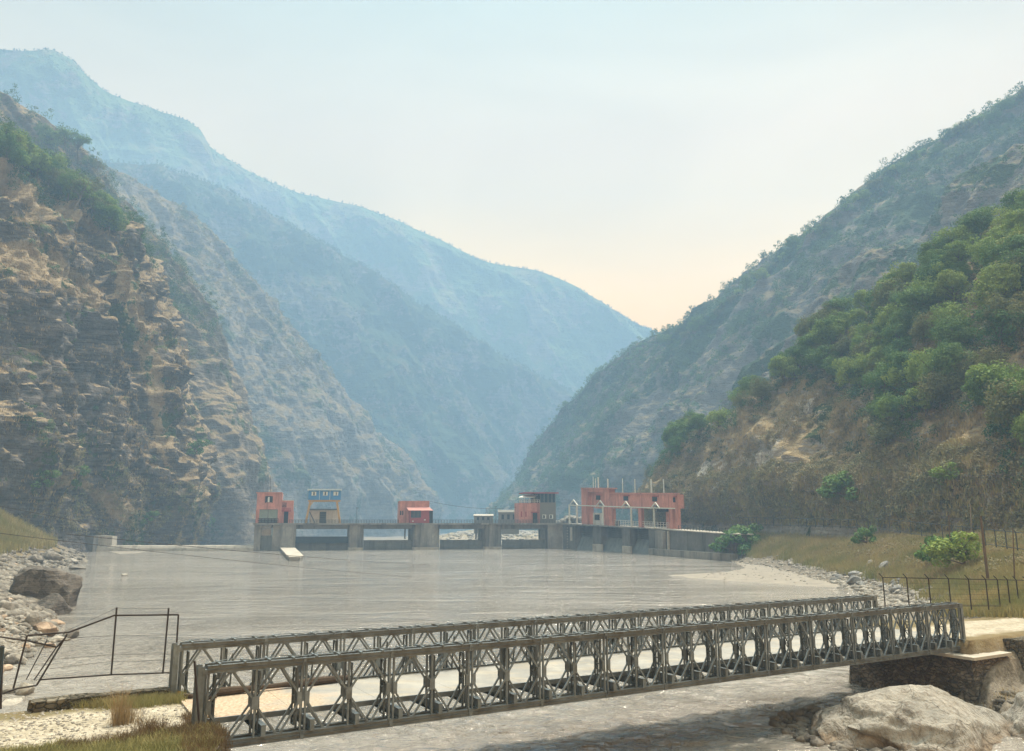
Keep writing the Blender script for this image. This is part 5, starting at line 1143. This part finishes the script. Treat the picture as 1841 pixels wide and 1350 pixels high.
sb = [Wz(*q, 0.0) for q in ((1203, 1034), (1240, 1031.5), (1300, 1029), (1340, 1022), (1322, 1009), (1345, 1007), (1400, 1018), (1440, 1028), (1500, 1046), (1530, 1056), (1500, 1056), (1440, 1053), (1360, 1047), (1290, 1043), (1240, 1039))]
bx0, bx1, by0, by1 = min(p[0] for p in sb) - 3, max(p[0] for p in sb) + 3, min(p[1] for p in sb) - 5, max(p[1] for p in sb) + 5
gx_, gy_ = np.meshgrid(np.linspace(bx0, bx1, 130), np.linspace(by0, by1, 160)); q3 = np.stack([gx_, gy_, gx_ * 0], -1)
sz_ = -sdist(gx_, gy_, [(p[0], p[1]) for p in sb]) * 0.07 + fbm(q3 / 5.0, 4) * 0.10 + fbm(q3 * np.array([.2, 1, 1]) / 3.0 + 4, 3) * 0.06; sz_ = np.clip(sz_, -0.4, 0.22) + fbm(q3 / 1.3, 2) * 0.02
ii = np.arange(gx_.size).reshape(gx_.shape); tag(obj_np('sandbar', np.stack([gx_, gy_, sz_], -1).reshape(-1, 3), np.stack([ii[:-1, :-1], ii[:-1, 1:], ii[1:, 1:], ii[1:, :-1]], -1).reshape(-1, 4), M_sand, smooth=True), kind='structure')
rg = np.random.RandomState(6); k_ = rg.randint(0, gx_.size, 900); k_ = k_[(sz_.ravel()[k_] > 0.03)]; cobbles('sandbar_stones', np.stack([gx_.ravel()[k_], gy_.ravel()[k_], sz_.ravel()[k_]], -1), 0.05, 0.3, M_rk_pale, 'small stones strewn over the pale sandbar', 61)
sb = [Wz(*q, 0.0) for q in ((196, 991.5), (230, 990.3), (262, 991), (250, 995), (215, 996.5))]
m = MB(); m.prism([(a[0], a[1], -0.3) for a in sb], (0, 0, 0.36)); tag(m.build('sandbar', M_sand), kind='structure')

rg = np.random.RandomState(8); th = rg.uniform(2.2, 6.4, 420); rr_ = rg.uniform(0.98, 1.22, 420); X = 19.9 + np.cos(th) * 6.0 * rr_; Y = 39.8 + np.sin(th) * 4.6 * rr_
cobbles('boulder_rubble', np.stack([X, Y, -0.05 + 0.12 * rg.rand(420)], -1), 0.07, 0.42, M_rk_grey, 'broken stones lying in the water round the foot of the huge pale boulder', 62)
X = rg.uniform(22, 34, 900); Y = rg.uniform(32, 44, 900); z_ = gz(X, Y); k_ = z_ > -0.3
cobbles('boulder_rubble', np.stack([X, Y, np.maximum(z_, 0)], -1)[k_], 0.06, 0.38, M_rk_grey, 'rubble between the big boulders below the road on the right', 63)
grass('debris_grass', np.stack([X, Y, np.maximum(z_, 0)], -1)[k_][::2], 0.35, 10, 0.15, 0.009, M_dry, 'dry flattened grass among the rubble below the road on the right', 64, 1.2)
# ------------------------------------------------------------------ trees
TP = {'bushy': [make_tree_proto(180 + i, 9.0, 4.4, 18, 150, 0.62, (M_leafd, M_leaf, M_leafdry)[i], M_bark, 0.02, 0.05, 0.27) for i in range(3)],
      'round': [make_tree_proto(100 + i, 10.5, 4.3, 26 + i * 2, 170, 0.42, (M_leaf, M_leafd, M_leaf, M_leafd, M_leafdry)[i], M_bark, 0.22, (0.1, -0.08, 0.05, 0, 0.12)[i], 0.17) for i in range(5)],
      'yellow': [make_tree_proto(120, 10.0, 4.2, 20, 150, 0.42, M_leafy, M_bark, 0.25, 0, 0.17)],
      'thin': [make_tree_proto(140 + i, 13.0, 3.6, 17, 75, 0.55, (M_leafdry, M_leafd, M_leafdry)[i], M_barkp, 0.42, (0.18, 0.1, 0.25)[i], 0.12) for i in range(3)],
      'flat': [make_tree_proto(160 + i, 14.0, 5.0, 18, 90, 0.6, M_leafd, M_bark, 0.5, 0.12, 0.12, 0.7) for i in range(2)]}
def bare_proto(seed, H):
    rnd = random.Random(seed); mb = MB()
    def grow(p, d, L, r, k):
        q = p + d * L; mb.tube([p, (p + q) / 2 + Vector((rnd.uniform(-.1, .1), rnd.uniform(-.1, .1), 0)) * L, q], [r, r * .8, r * .6], 5 if k > 1 else 4)
        if k == 0: return
        for i in range(3): grow(q, (d + Vector((rnd.uniform(-.8, .8), rnd.uniform(-.8, .8), rnd.uniform(-.1, .5)))).normalized(), L * rnd.uniform(.6, .8), r * .55, k - 1)
    grow(Vector((0, 0, -.4)), Vector((0.15, 0, 1)).normalized(), H * 0.32, H * 0.02, 4); return mb.mesh('branches', M_barkp)
rng = np.random.RandomState(77); cnt = 0
HUE = {'bushy': ('deep green', 'fresh green', 'olive'), 'round': ('fresh green', 'deep green', 'fresh green', 'deep green', 'olive'), 'thin': ('olive', 'dark', 'olive'), 'flat': ('dark', 'dark'), 'yellow': ('yellow',)}
def put_tree(kind, q, s, label, group, cat='tree', name='broadleaf_tree'):
    global cnt; cnt += 1
    k_ = rng.randint(len(TP[kind])); pr = TP[kind][k_]
    if group: label = label.replace('HUE', HUE[kind][k_]); group = group.replace('HUE', HUE[kind][k_])
    return place_tree(pr, tuple(q), s, rng.uniform(0, 6.28), label, group, name, cat)
# wood on the right hillside
lineR = lambda x: np.interp(x, [1200, 1265, 1310, 1390, 1440, 1520, 1560, 1600, 1650, 1720, 1770, 1800, 1841, 1950], [850, 800, 775, 715, 700, 715, 790, 830, 815, 755, 750, 850, 870, 900])
def forest(p, n, X, Y, rng): return (X > 1200) & (X < 1880) & (Y < lineR(X) + rng.normal(size=len(X)) * 8) & (fbm(p / 26 + 3, 3) + 0.25 * (rng.rand(len(X)) - .5) > -0.22)
pts, _ = sample_hill('right_hillside_hill', 178, rng, 0.15, 0.99, 0, 1, forest)
for q in pts:
    x, y = proj(q); k = 'round'; s = rng.uniform(0.75, 1.15) * (0.9 if y > 650 else 1)
    top_ = ('upper' if y < lineR(x) - 150 else 'lower') + ('' if x > 1560 else ' left') + (' right' if x > 1720 else '')
    edge = 'at the bottom edge' if y > lineR(x) - 45 else 'crowded in the middle'
    put_tree(k, q, s, f'HUE tree {edge} of the {top_} wood on the right hillside', f'HUE trees {edge} of the {top_} wood on the right hillside')
put_tree('yellow', on_hill('right_hillside_hill', 1835, 480), 1.1, 'bright yellow green tree at the right edge high in the hillside wood', None)
put_tree('yellow', on_hill('right_hillside_hill', 1545, 625), 0.75, 'yellow green tree top near the left shoulder of the right hillside wood', None)
put_tree('flat', on_hill('right_hillside_hill', 1478, 655), 0.55, 'dark flat topped tree leaning out at the left tip of the right hillside wood', None)
b = bare_proto(3, 6.0); e = empty('bare_tree', tuple(on_hill('right_hillside_hill', 1465, 730))); tag(e, 'leafless grey tree on the pale scree below the right hillside wood', 'tree'); link(bpy.data.objects.new('branches', b), e)
# skyline of the right mountain
for i in range(52):
    x = 1190 + (1841 - 1190) * (i + rng.uniform(-.3, .3)) / 51; yr = np.interp(x, [1180, 1250, 1350, 1470, 1640, 1841], [622, 590, 505, 412, 285, 172])
    q = on_hill('right_mountain_hill', x, yr + rng.uniform(4, 16)); q = q - np.array([0, 0, 1.0]); put_tree('bushy' if rng.rand() < .75 else 'round', q, rng.uniform(.8, 1.35), f'small hazy HUE tree on the {"lower" if x < 1400 else "middle" if x < 1640 else "highest"} stretch of the right skyline', f'HUE trees on the {"lower" if x < 1400 else "middle" if x < 1640 else "highest"} right skyline')
for x, yy in ((1105, 672), (1118, 662), (1130, 655), (1150, 640), (1160, 634), (1018, 738), (1050, 712)): put_tree('flat', on_hill('right_mountain_hill', x, yy), rng.uniform(.65, .85), 'small dark tree on the low end of the right skyline above the valley notch', 'trees on the low end of the right skyline')
put_tree('round', on_hill('right_mountain_hill', 953, 832), .7, 'lone small tree on the steep spur end above the far workshop', None)
# left crest
for x, yy, k, s in ((78, 262, 'round', 1.25), (95, 272, 'round', 1.35), (120, 280, 'flat', 1.35), (140, 292, 'flat', 1.3), (165, 318, 'flat', .95), (176, 325, 'thin', .9)): put_tree(k, on_hill('second_spur_hill', x, yy), s * 1.25, 'tall dark tree in the clump standing against the haze on the left crest', 'tall trees in the clump on the left crest')
put_tree('thin', on_hill('second_spur_hill', 192, 338), .55, 'single small pine like tree below the tall clump on the left crest', None)
for i in range(46):
    f = rng.rand(); x = -20 + 225 * f; yr = np.interp(x, [-40, 30, 110, 195], [235, 285, 335, 400]); put_tree(('bushy', 'round', 'thin')[rng.randint(3)], on_hill('near_cliff_hill', x, yr + rng.uniform(-4, 22)), rng.uniform(.8, 1.35), f'bushy HUE tree in the {"left end" if x < 70 else "middle" if x < 140 else "right end"} of the belt above the left cliff', f'HUE trees in the {"left end" if x < 70 else "middle" if x < 140 else "right end"} of the belt above the left cliff')
for x, yy in ((232, 440), (240, 450), (248, 458), (258, 470), (266, 480), (225, 432), (215, 424), (272, 500)): put_tree('thin', on_hill('second_spur_hill', x, yy), rng.uniform(1.0, 1.4), 'slender pale trunked tree with thin foliage leaning out over the left slope', 'slender trees leaning out over the left slope')
for x, yy in ((268, 585), (290, 590), (302, 596), (312, 602), (322, 640), (335, 655), (250, 560), (285, 560)): put_tree('thin', on_hill('second_spur_hill', x, yy), rng.uniform(.9, 1.25), 'thin tree on the brown spur between the golden cliff and the hazy slope', 'thin trees on the brown left spur')
b = bare_proto(8, 9.0); e = empty('bare_tree', tuple(on_hill('near_cliff_hill', 68, 405))); tag(e, 'leafless tree with twisted branches on the golden cliff at upper left', 'tree'); link(bpy.data.objects.new('branches', b), e)
# ---- far woods, one mass each
def m_r2(p, n, X, Y, r): return (Y < np.interp(X, [900, 1180, 1250, 1450, 1640, 1841], [1000, 690, 700, 560, 470, 380]) + r.normal(size=len(X)) * 14) & (fbm(p / 60 + 1, 3) > -0.25) | (fbm(p / 45 + 7, 3) > 0.22)
pts, nn = sample_hill('right_mountain_hill', 3600, rng, 0.05, 1.0, 0, .9, m_r2); mass('mountain_wood', pts, nn, 9.5, 4.6, 20, 1.25, M_wood_mid, 'hazy wood covering the upper side of the right mountain', 3)
pts, nn = sample_hill('right_rock_rib_hill', 420, rng, 0.0, .95, 0, .95, lambda p, n, X, Y, r: fbm(p / 30 + 2, 3) > 0.12); mass('rib_wood', pts, nn, 6.0, 2.8, 18, .9, M_wood_mid, 'trees growing on ledges of the bare rock rib on the right', 4)
pts, nn = sample_hill('blue_ridge_hill', 4200, rng, 0.1, 1.0, 0, 1, lambda p, n, X, Y, r: (fbm(p / 90 + 3, 3) > -0.05) | (Y < np.interp(X, [200, 520, 800, 1090], [330, 450, 620, 770]))); mass('ridge_wood', pts, nn, 8.0, 3.6, 9, 1.7, M_wood_far, 'dark conifer wood on the blue ridge in mid valley', 5)
G = HILLS['blue_ridge_hill'][0][-1]; kk = rng.randint(0, len(G), 300); mass('ridge_wood', G[kk], G[kk], 11.0, 2.6, 12, 1.6, M_wood_far, 'ragged line of conifers along the crest of the blue ridge', 15)
pts, nn = sample_hill('far_mountain_hill', 5200, rng, 0.1, 1.0, 0, 1, lambda p, n, X, Y, r: fbm(p / 160 + 3, 4) > -0.12); mass('far_wood', pts, nn, 8.0, 4.0, 7, 2.4, M_wood_far, 'thin forest on the farthest pale mountain', 6)
G = HILLS['far_mountain_hill'][0][-1]; kk = rng.randint(0, len(G), 220); mass('far_wood', G[kk], G[kk], 9.0, 3.0, 9, 2.2, M_wood_far, 'scattered trees along the farthest skyline', 16)
pts, nn = sample_hill('second_spur_hill', 1000, rng, 0.05, 1.0, 0, 1, lambda p, n, X, Y, r: (fbm(p / 28 + 3, 3) > 0.14) | ((Y < np.interp(X, [0, 180, 340], [300, 420, 600])) & (fbm(p / 28 + 9, 3) > -0.15))); mass('spur_wood', pts, nn, 9.0, 3.4, 26, .85, M_scrub, 'brown and olive scrub covering the second left spur', 7)
pts, nn = sample_hill('second_spur_hill', 620, rng, 0.45, 1.0, 0, 1, lambda p, n, X, Y, r: (Y < np.interp(X, [-50, 60, 180, 270, 330], [320, 380, 480, 560, 620]) + r.normal(size=len(X)) * 16) & (fbm(p / 22 + 19, 3) > -0.3)); mass('crest_wood', pts, nn, 16.0, 5.0, 40, .95, M_wood_mid, 'tall mixed wood covering the left crest above the golden cliff', 27)
pts, nn = sample_hill('near_cliff_hill', 260, rng, 0.8, 1.0, 0.2, .8, None); mass('crest_wood', pts, nn, 9.0, 3.6, 50, .62, M_wood_mid, 'green wood along the top of the golden cliff', 28)
pts, nn = sample_hill('third_slope_hill', 2000, rng, 0.05, 1.0, 0, 1, lambda p, n, X, Y, r: (fbm(p / 50 + 3, 3) > 0.12) | ((Y < np.interp(X, [100, 360, 520], [430, 520, 700])))); mass('slope_wood', pts, nn, 6.5, 3.0, 14, 1.15, M_scrub, 'sparse scrub and trees on the hazy third left slope', 8)
pts, nn = sample_hill('near_cliff_hill', 420, rng, 0.0, 1.0, 0.25, 1, lambda p, n, X, Y, r: (fbm(p / 24 + 13, 3) > 0.17)); mass('cliff_scrub', pts, nn, 3.6, 1.9, 40, .5, M_wood_mid, 'dark green scrub in the cracks of the golden left cliff', 9)
pts, nn = sample_hill('near_cliff_hill', 9000, rng, 0.0, 1.0, 0.2, 1, lambda p, n, X, Y, r: (n[:, 2] > 0.10) & (fbm(p / 16 + 13, 3) > -0.05)); grass('cliff_grass', pts, 1.1, 12, 0.6, 0.10, M_gold, 'golden dry grass hanging over the ledges of the left cliff', 4, 0.8)
pts, nn = sample_hill('right_hillside_hill', 3600, rng, 0.0, 1.0, 0.1, 1, lambda p, n, X, Y, r: (fbm(p / 14 + 23, 3) > -0.10) | (Y < lineR(X))); mass('hillside_undergrowth', pts, nn, 2.4, 1.7, 34, .42, M_scrub, 'brown and olive undergrowth over the lower right hillside', 10)
pts, nn = sample_hill('right_hillside_hill', 1500, rng, 0.0, 0.3, 0.15, 1); mass('foot_scrub', pts, nn, 2.6, 1.9, 36, .45, M_scrub, 'olive brown scrub along the foot of the right hillside behind the terrace', 12)
pts, nn = sample_hill('right_hillside_hill', 4000, rng, 0.0, 0.3, 0.15, 1); grass('foot_grass', pts, 1.2, 12, 0.6, 0.085, M_straw, 'straw coloured grass along the foot of the right hillside', 15, 0.8)
pts, nn = sample_hill('near_cliff_hill', 700, rng, 0.0, 0.22, 0.3, 1); mass('foot_scrub', pts, nn, 3.0, 2.2, 30, .55, M_scrub, 'olive brown scrub along the foot of the left cliff', 13)
pts, nn = sample_hill('right_hillside_hill', 900, rng, 0.1, 1.0, 0.1, 1, lambda p, n, X, Y, r: (Y < lineR(X) + 10)); mass('hillside_undergrowth', pts, nn, 4.2, 2.4, 46, .45, M_wood_mid, 'green bushes filling the wood floor on the right hillside', 11)
pts, nn = sample_hill('right_hillside_hill', 9000, rng, 0.0, 0.75, 0.1, 1, lambda p, n, X, Y, r: (fbm(p / 12 + 43, 3) > -0.1) & (Y > lineR(X) - 20)); grass('hillside_grass', pts, 0.9, 12, 0.5, 0.075, M_dry, 'dry brown grass on the open lower slope of the right hillside', 14, 0.8)
# ---- bank grass and bushes
pts, d = cob_px(900, 53, lambda rng, n: (rng.uniform(1330, 1880, n), rng.uniform(928, 1040, n))); k = (pts[:, 1] > 62) & (d > 9) & (fbm(pts / 11 + 3, 3) > 0.02); mass('bank_scrub', pts[k], pts[k], 1.5, 1.5, 34, .26, M_scrub, 'brown and olive scrub patches in the grass of the right bank', 29)
pts, d = cob_px(5000, 54, lambda rng, n: (rng.uniform(1330, 1880, n), rng.uniform(930, 1060, n))); k = (pts[:, 1] > 60) & (d > 5) & (fbm(pts / 9 + 13, 3) > 0.0); grass('bank_weeds', pts[k], 1.1, 9, 0.4, 0.045, M_dry, 'brown dead weeds standing in the grass of the right bank', 30, 0.7)
pts, d = cob_px(26000, 33, lambda rng, n: (rng.uniform(1290, 1880, n), rng.uniform(925, 1110, n))); n_ = fbm(pts / 6, 3); k = (pts[:, 1] > 56) & (d > 5 + n_ * 5) & (pts[:, 2] > 1.2); S, O = brs(pts[:, 0], pts[:, 1])
g_ = pts[k]; z = np.clip(0.35 + g_[:, 1] / 190, .4, 1.5); grass('bank_grass', g_, z, 9, 0.45, 0.045, M_straw, 'tall straw and green grass covering the right bank', 17, 0.6)
pts, d = cob_px(9000, 35, lambda rng, n: (rng.uniform(-60, 160, n), rng.uniform(860, 1010, n))); k = (d > 9) & (pts[:, 1] > 60); g_ = pts[k]; grass('bank_grass', g_, np.clip(0.5 + g_[:, 1] / 150, .5, 2.0), 9, 0.6, 0.07, M_straw, 'pale green and straw grass slope above the rocks on the left shore', 18, 0.6)
pts, d = cob_px(2600, 37, lambda rng, n: (rng.uniform(1560, 1880, n), rng.uniform(1050, 1110, n))); k = (pts[:, 1] > 50) & (pts[:, 1] < 62); grass('roadside_grass', pts[k], 0.8, 10, 0.3, 0.02, M_straw, 'straw coloured weeds behind the black fence on the right', 19, 0.5)
bush = [make_tree_proto(200 + i, 2.6, 1.9, 12, 130, 0.24, (M_leaf, M_leafd)[i], M_bark, 0.05, 0, 0.22) for i in range(2)]
def put_bush(px, py, s, k, label):
    p_, d = cob_px(1, 1, lambda rng, n: (np.array([float(px)]), np.array([float(py)])))
    if len(p_): place_tree(bush[k], tuple(p_[0]), s, 1.0, label, None, 'bush', 'bush')
for a in ((1735, 1030, 1.9, 0, 'large bright green bush on the right bank behind the black fence'), (1700, 1022, 1.5, 1, 'darker green bush on the left of the large bright bush'), (1560, 985, 1.6, 1, 'dark low bush in the grass above the right rock pile'), (1324, 1003, 3.2, 1, 'dark green bush hanging over the end of the river wall'), (1340, 988, 3.0, 1, 'dark bush behind the one that hangs over the river wall end'), (1290, 948, 2.4, 1, 'small bush on top of the river wall near its right end')): put_bush(*a)
for h_, x, y, s, k, lb in (('right_hillside_hill', 1715, 875, 1.7, 0, 'light green bush on the brown grass rib low on the right hillside'), ('right_hillside_hill', 1527, 905, 3.0, 1, 'tall dark green bush low on the right hillside above the terrace'), ('right_hillside_hill', 1520, 880, 2.0, 0, 'light green bush top above the tall dark bush low on the right hillside'), ('near_cliff_hill', 350, 820, 3.5, 1, 'green bush clinging to the right edge of the golden cliff'), ('near_cliff_hill', 120, 890, 3.6, 1, 'large dark green bush low on the left cliff above the grass'), ('near_cliff_hill', 75, 880, 2.8, 1, 'dark bush low on the cliff at the left of the larger one'), ('second_spur_hill', 375, 955, 3.4, 0, 'green bush at the foot of the cliff near the weir'), ('near_cliff_hill', 265, 945, 2.6, 1, 'dark green bush at the cliff foot above the weir')):
    place_tree(bush[k], tuple(on_hill(h_, x, y)), s, 0.5, lb, None, 'bush', 'bush')
# ---- foreground weeds
fg = lambda n, sd, fx, fy: cob_px(n, sd, lambda rng, n: (rng.uniform(*fx, n), rng.uniform(*fy, n)))
pts, d = fg(9000, 41, (-60, 380), (1255, 1420)); S, O = brs(pts[:, 0], pts[:, 1]); n_ = fbm(pts / 1.2, 3); k = (pts[:, 1] < 35) & (d > 0.5) & (O < 0.3 + n_ * 0.8); g_ = pts[k]; n_ = fbm(g_ / 2.5 + 4, 3)
grass('verge_weeds', g_[n_ > -0.02], 0.26, 9, 0.09, 0.006, M_brown, 'brown dead weeds on the near verge of the gravel road', 21, 0.9); q_ = g_[n_ <= 0.04]; grass('verge_grass', q_[::2], 0.22, 9, 0.12, 0.007, M_straw, 'straw coloured grass mixed into the near verge', 26, 0.9); grass('verge_grass', q_[1::3], 0.16, 10, 0.10, 0.007, M_fgrass, 'short fresh green grass on the near verge of the gravel road', 22, 0.8)
pts, d = fg(3600, 43, (60, 330), (1220, 1275)); S, O = brs(pts[:, 0], pts[:, 1]); k = (pts[:, 1] < 35) & (O > 4.3 + fbm(pts / 1.5, 2) * 0.6) & (O < 5.7); g_ = pts[k]
grass('far_verge_grass', g_, 0.30, 10, 0.10, 0.007, M_straw, 'straw and green grass along the foot of the low stone wall', 23, 0.8)
pts, d = fg(1800, 44, (330, 420), (1290, 1400)); k = (pts[:, 1] < 32) & (d > 0.3); grass('verge_weeds', pts[k], 0.22, 9, 0.1, 0.006, M_brown, 'weeds round the foot of the left end of the bridge', 24, 0.8)
def clump(px, py, h, n, sp, mat, label, w=0.006, lean=0.5, seed=1):
    p_, d = cob_px(1, 1, lambda rng, n: (np.array([float(px)]), np.array([float(py)])))
    if not len(p_): return
    V, Fq = blades(np.zeros((n, 3)), h, 5, sp, w, np.random.RandomState(seed), lean); o = obj_np('grass_clump', V, Fq, mat); o.location = tuple(p_[0]); tag(o, label, 'grass clump')
clump(212, 1308, 1.15, 46, 0.10, M_gold, 'tall golden dry grass clump growing at the near edge of the gravel road', 0.005, 0.75, 3)
clump(224, 1300, 0.55, 60, 0.2, M_gold, 'shorter golden grass clump just behind the tall one at the road edge', 0.006, 0.5, 4)
clump(85, 1262, 0.65, 130, 0.22, M_straw, 'dense yellow green grass clump at the far road edge near the bent railing', 0.008, 0.6, 5)
clump(130, 1252, 0.7, 120, 0.25, M_straw, 'straw coloured grass clump in front of the left end of the low stone wall', 0.008, 0.6, 6)
clump(268, 1322, 0.5, 110, 0.25, M_brown, 'brown weed clump between the road and the left end of the bridge', 0.006, 0.8, 7)
clump(424, 1352, 0.35, 60, 0.12, M_fgrass, 'small yellow green weed under the left end of the bridge', 0.006, 0.8, 8)

# ------------------------------------------------------------------ fences, poles, cables
def bar(name, pts, r, parent, n=5, mat=None):
    m = MB(); m.tube([Vector(p) for p in pts], r, n); return wchild(m.build(name, mat or M_iron), parent)
f = empty('pipe_railing', tuple(P(200, 1213, 30.6))); tag(f, 'black pipe railing between road and river, bent over at its left end', 'railing')
yy = lambda x: 30.9 + (x - 200) * 0.0085
pq = lambda x, y: P(x, y, yy(x))
bar('top_rail', [pq(321, 1105), pq(270, 1105.6), pq(205, 1106.4), pq(124, 1136.6), pq(49, 1142.5)], 0.035, f)
bar('bottom_rail', [pq(316, 1209), pq(200, 1213), pq(72, 1222)], 0.03, f)
for a, b in (((210, 1092), (200, 1213)), ((303.5, 1093), (293, 1209.5)), ((321, 1105), (314.5, 1209.5)), ((121, 1140), (66, 1232)), ((49, 1142), (24, 1238)), ((102, 1163), (61, 1223))): bar('post', [pq(*a), pq(*b)], 0.034 if a[0] != 102 else 0.024, f)
bar('bent_rail', [pq(-5, 1144), pq(50, 1152), pq(102, 1163)], 0.03, f); bar('bent_rail', [pq(102, 1163), pq(118, 1146)], 0.03, f); bar('bent_rail', [pq(85, 1150), pq(47, 1222)], 0.02, f); bar('bent_rail', [pq(-10, 1252), pq(30, 1238), pq(66, 1232)], 0.03, f)
for y0, y1 in ((1141, 1143), (1175, 1180), (1187, 1196)): bar('wire', [pq(318, y0), pq(200, y0 + 2), pq(90, y1 + 6)], 0.007, f, 4)
bar('wire', [pq(303, 1094), pq(210, 1093), pq(124, 1132)], 0.006, f, 4)
a, b = Vector(P(0, 1275, 19)), Vector(P(4, 1160, 19)); e = empty('signboard', tuple(a)); tag(e, 'dark blue back of a narrow board on a post at the left edge', 'board')
m = MB(); m.beam(a, b, 0.05); wchild(m.build('post', M_iron), e); m = MB(); q = P(-14, 1238, 18.96); r_ = P(8.5, 1162, 18.96); m.box(q[0], r_[0], 18.93, 18.965, q[2], r_[2]); wchild(m.build('board', M_gate), e)
# black fence on the right behind the road
def fence(name, label, tops, bots, Y, mat, wires, r=0.035, arm=0.0, frails=True):
    e = empty(name, tuple(P(bots[0][0], bots[0][1], Y[0]))); tag(e, label, 'fence'); T = [Vector(P(x, y, Y[i])) for i, (x, y) in enumerate(tops)]; B = [Vector((t.x, t.y, P(b[0], b[1], Y[i])[2])) for i, (t, b) in enumerate(zip(T, bots))]
    for t, b in zip(T, B):
        m = MB(); m.beam(b, t, r * 2)
        if arm: m.beam(t, t + Vector((-arm * .7, 0, arm * .8)), r * 1.6)
        wchild(m.build('post', mat), e)
    if frails:
        m = MB(); [m.beam(T[i], T[i + 1], r * 1.8) for i in range(len(T) - 1)]; wchild(m.build('top_rail', mat), e)
        m = MB(); [m.beam(B[i] + Vector((0, 0, .25)), B[i + 1] + Vector((0, 0, .25)), r * 1.6) for i in range(len(T) - 1)]; wchild(m.build('bottom_rail', mat), e)
    for k in range(wires):
        g = (k + 1) / (wires + 1); m = MB(); [m.beam(B[i].lerp(T[i], g), B[i + 1].lerp(T[i + 1], g), 0.012) for i in range(len(T) - 1)]; wchild(m.build('wire', mat), e)
    return e
xs = [1587, 1630, 1669, 1705, 1741, 1772, 1793, 1811, 1827, 1845, 1862]
fence('wire_fence', 'black post and rail fence on the right bank behind the end of the bridge', [(x, 1038 + (x - 1587) * 0.02) for x in xs], [(x + 1.5, 1096) for x in xs], [57 - i * 0.15 for i in range(6)] + [58, 60, 62, 64, 66], M_iron, 5, 0.03, 0.35)
xs = [1560 + i * 19 for i in range(17)]
fence('boundary_fence', 'thin grey fence along the foot of the right hillside, half lost in grass', [(x, 930 + (x - 1560) * 0.10) for x in xs], [(x, 950 + (x - 1560) * 0.15) for x in xs], [150 - i * 4.2 for i in range(17)], M_steel_dk, 4, 0.05, 0.3)
xs = [1330 + i * 15 for i in range(15)]
fence('boundary_fence', 'far grey fence on the terrace between the river wall and the hillside', [(x, 930 + (x - 1330) * 0.02) for x in xs], [(x, 944 + (x - 1330) * 0.03) for x in xs], [232 - i * 5.4 for i in range(15)], M_steel_dk, 3, 0.07, 0.0)
def spole(px0, y0, px1, y1, Y, r, label, mat):
    a, b = Vector(P(px1, y1, Y)), Vector(P(px0, y0, Y)); m = MB(); m.tube([(0, 0, 0), b - a], [r * 1.2, r * 0.8], 7); o = m.build('pole', mat); o.location = a; tag(o, label, 'pole'); return o
spole(1763, 928, 1776, 1040, 78, 0.12, 'crooked wooden pole leaning beside the large green bush on the right bank', M_bark)
spole(1744, 904, 1747, 966, 112, 0.08, 'pale straight pole standing before the scree low on the right hillside', M_barkp)
spole(1821, 950, 1824, 1040, 70, 0.05, 'thin pole near the right edge behind the black fence', M_bark)
spole(1706, 925, 1708, 978, 110, 0.08, 'short dark pole in the grass left of the pale straight pole', M_bark)
def cable(a, b, sag, r, label, n=24):
    a, b = Vector(a), Vector(b); pts = [a.lerp(b, i / n) - Vector((0, 0, sag * 4 * (i / n) * (1 - i / n))) for i in range(n + 1)]; m = MB(); m.tube([p - a for p in pts], r, 4); o = m.build('overhead_cable', M_iron); o.location = a; tag(o, label, 'cable')
cable(P(-40, 902, 120), P(462, 982, 312), 1.0, 0.05, 'thin cable slanting from the left edge across the cliff foot to the dam')
cable(P(-30, 955, 90), P(1000, 1052, 200), 1.0, 0.03, 'lower cable slanting over the brown water from the left shore rocks')
cable(P(120, 960, 90), P(900, 1018, 260), 1.0, 0.035, 'middle cable slanting over the weir and the river')
cable(P(1480, 825, 190), P(1880, 855, 120), 1.2, 0.03, 'thin cable crossing the brown slope of the right hillside')
cable(L1.at(773, 901, 6), L1.at(930, 912, 6), 1.5, 0.06, 'cable from the red house roof to the control house')
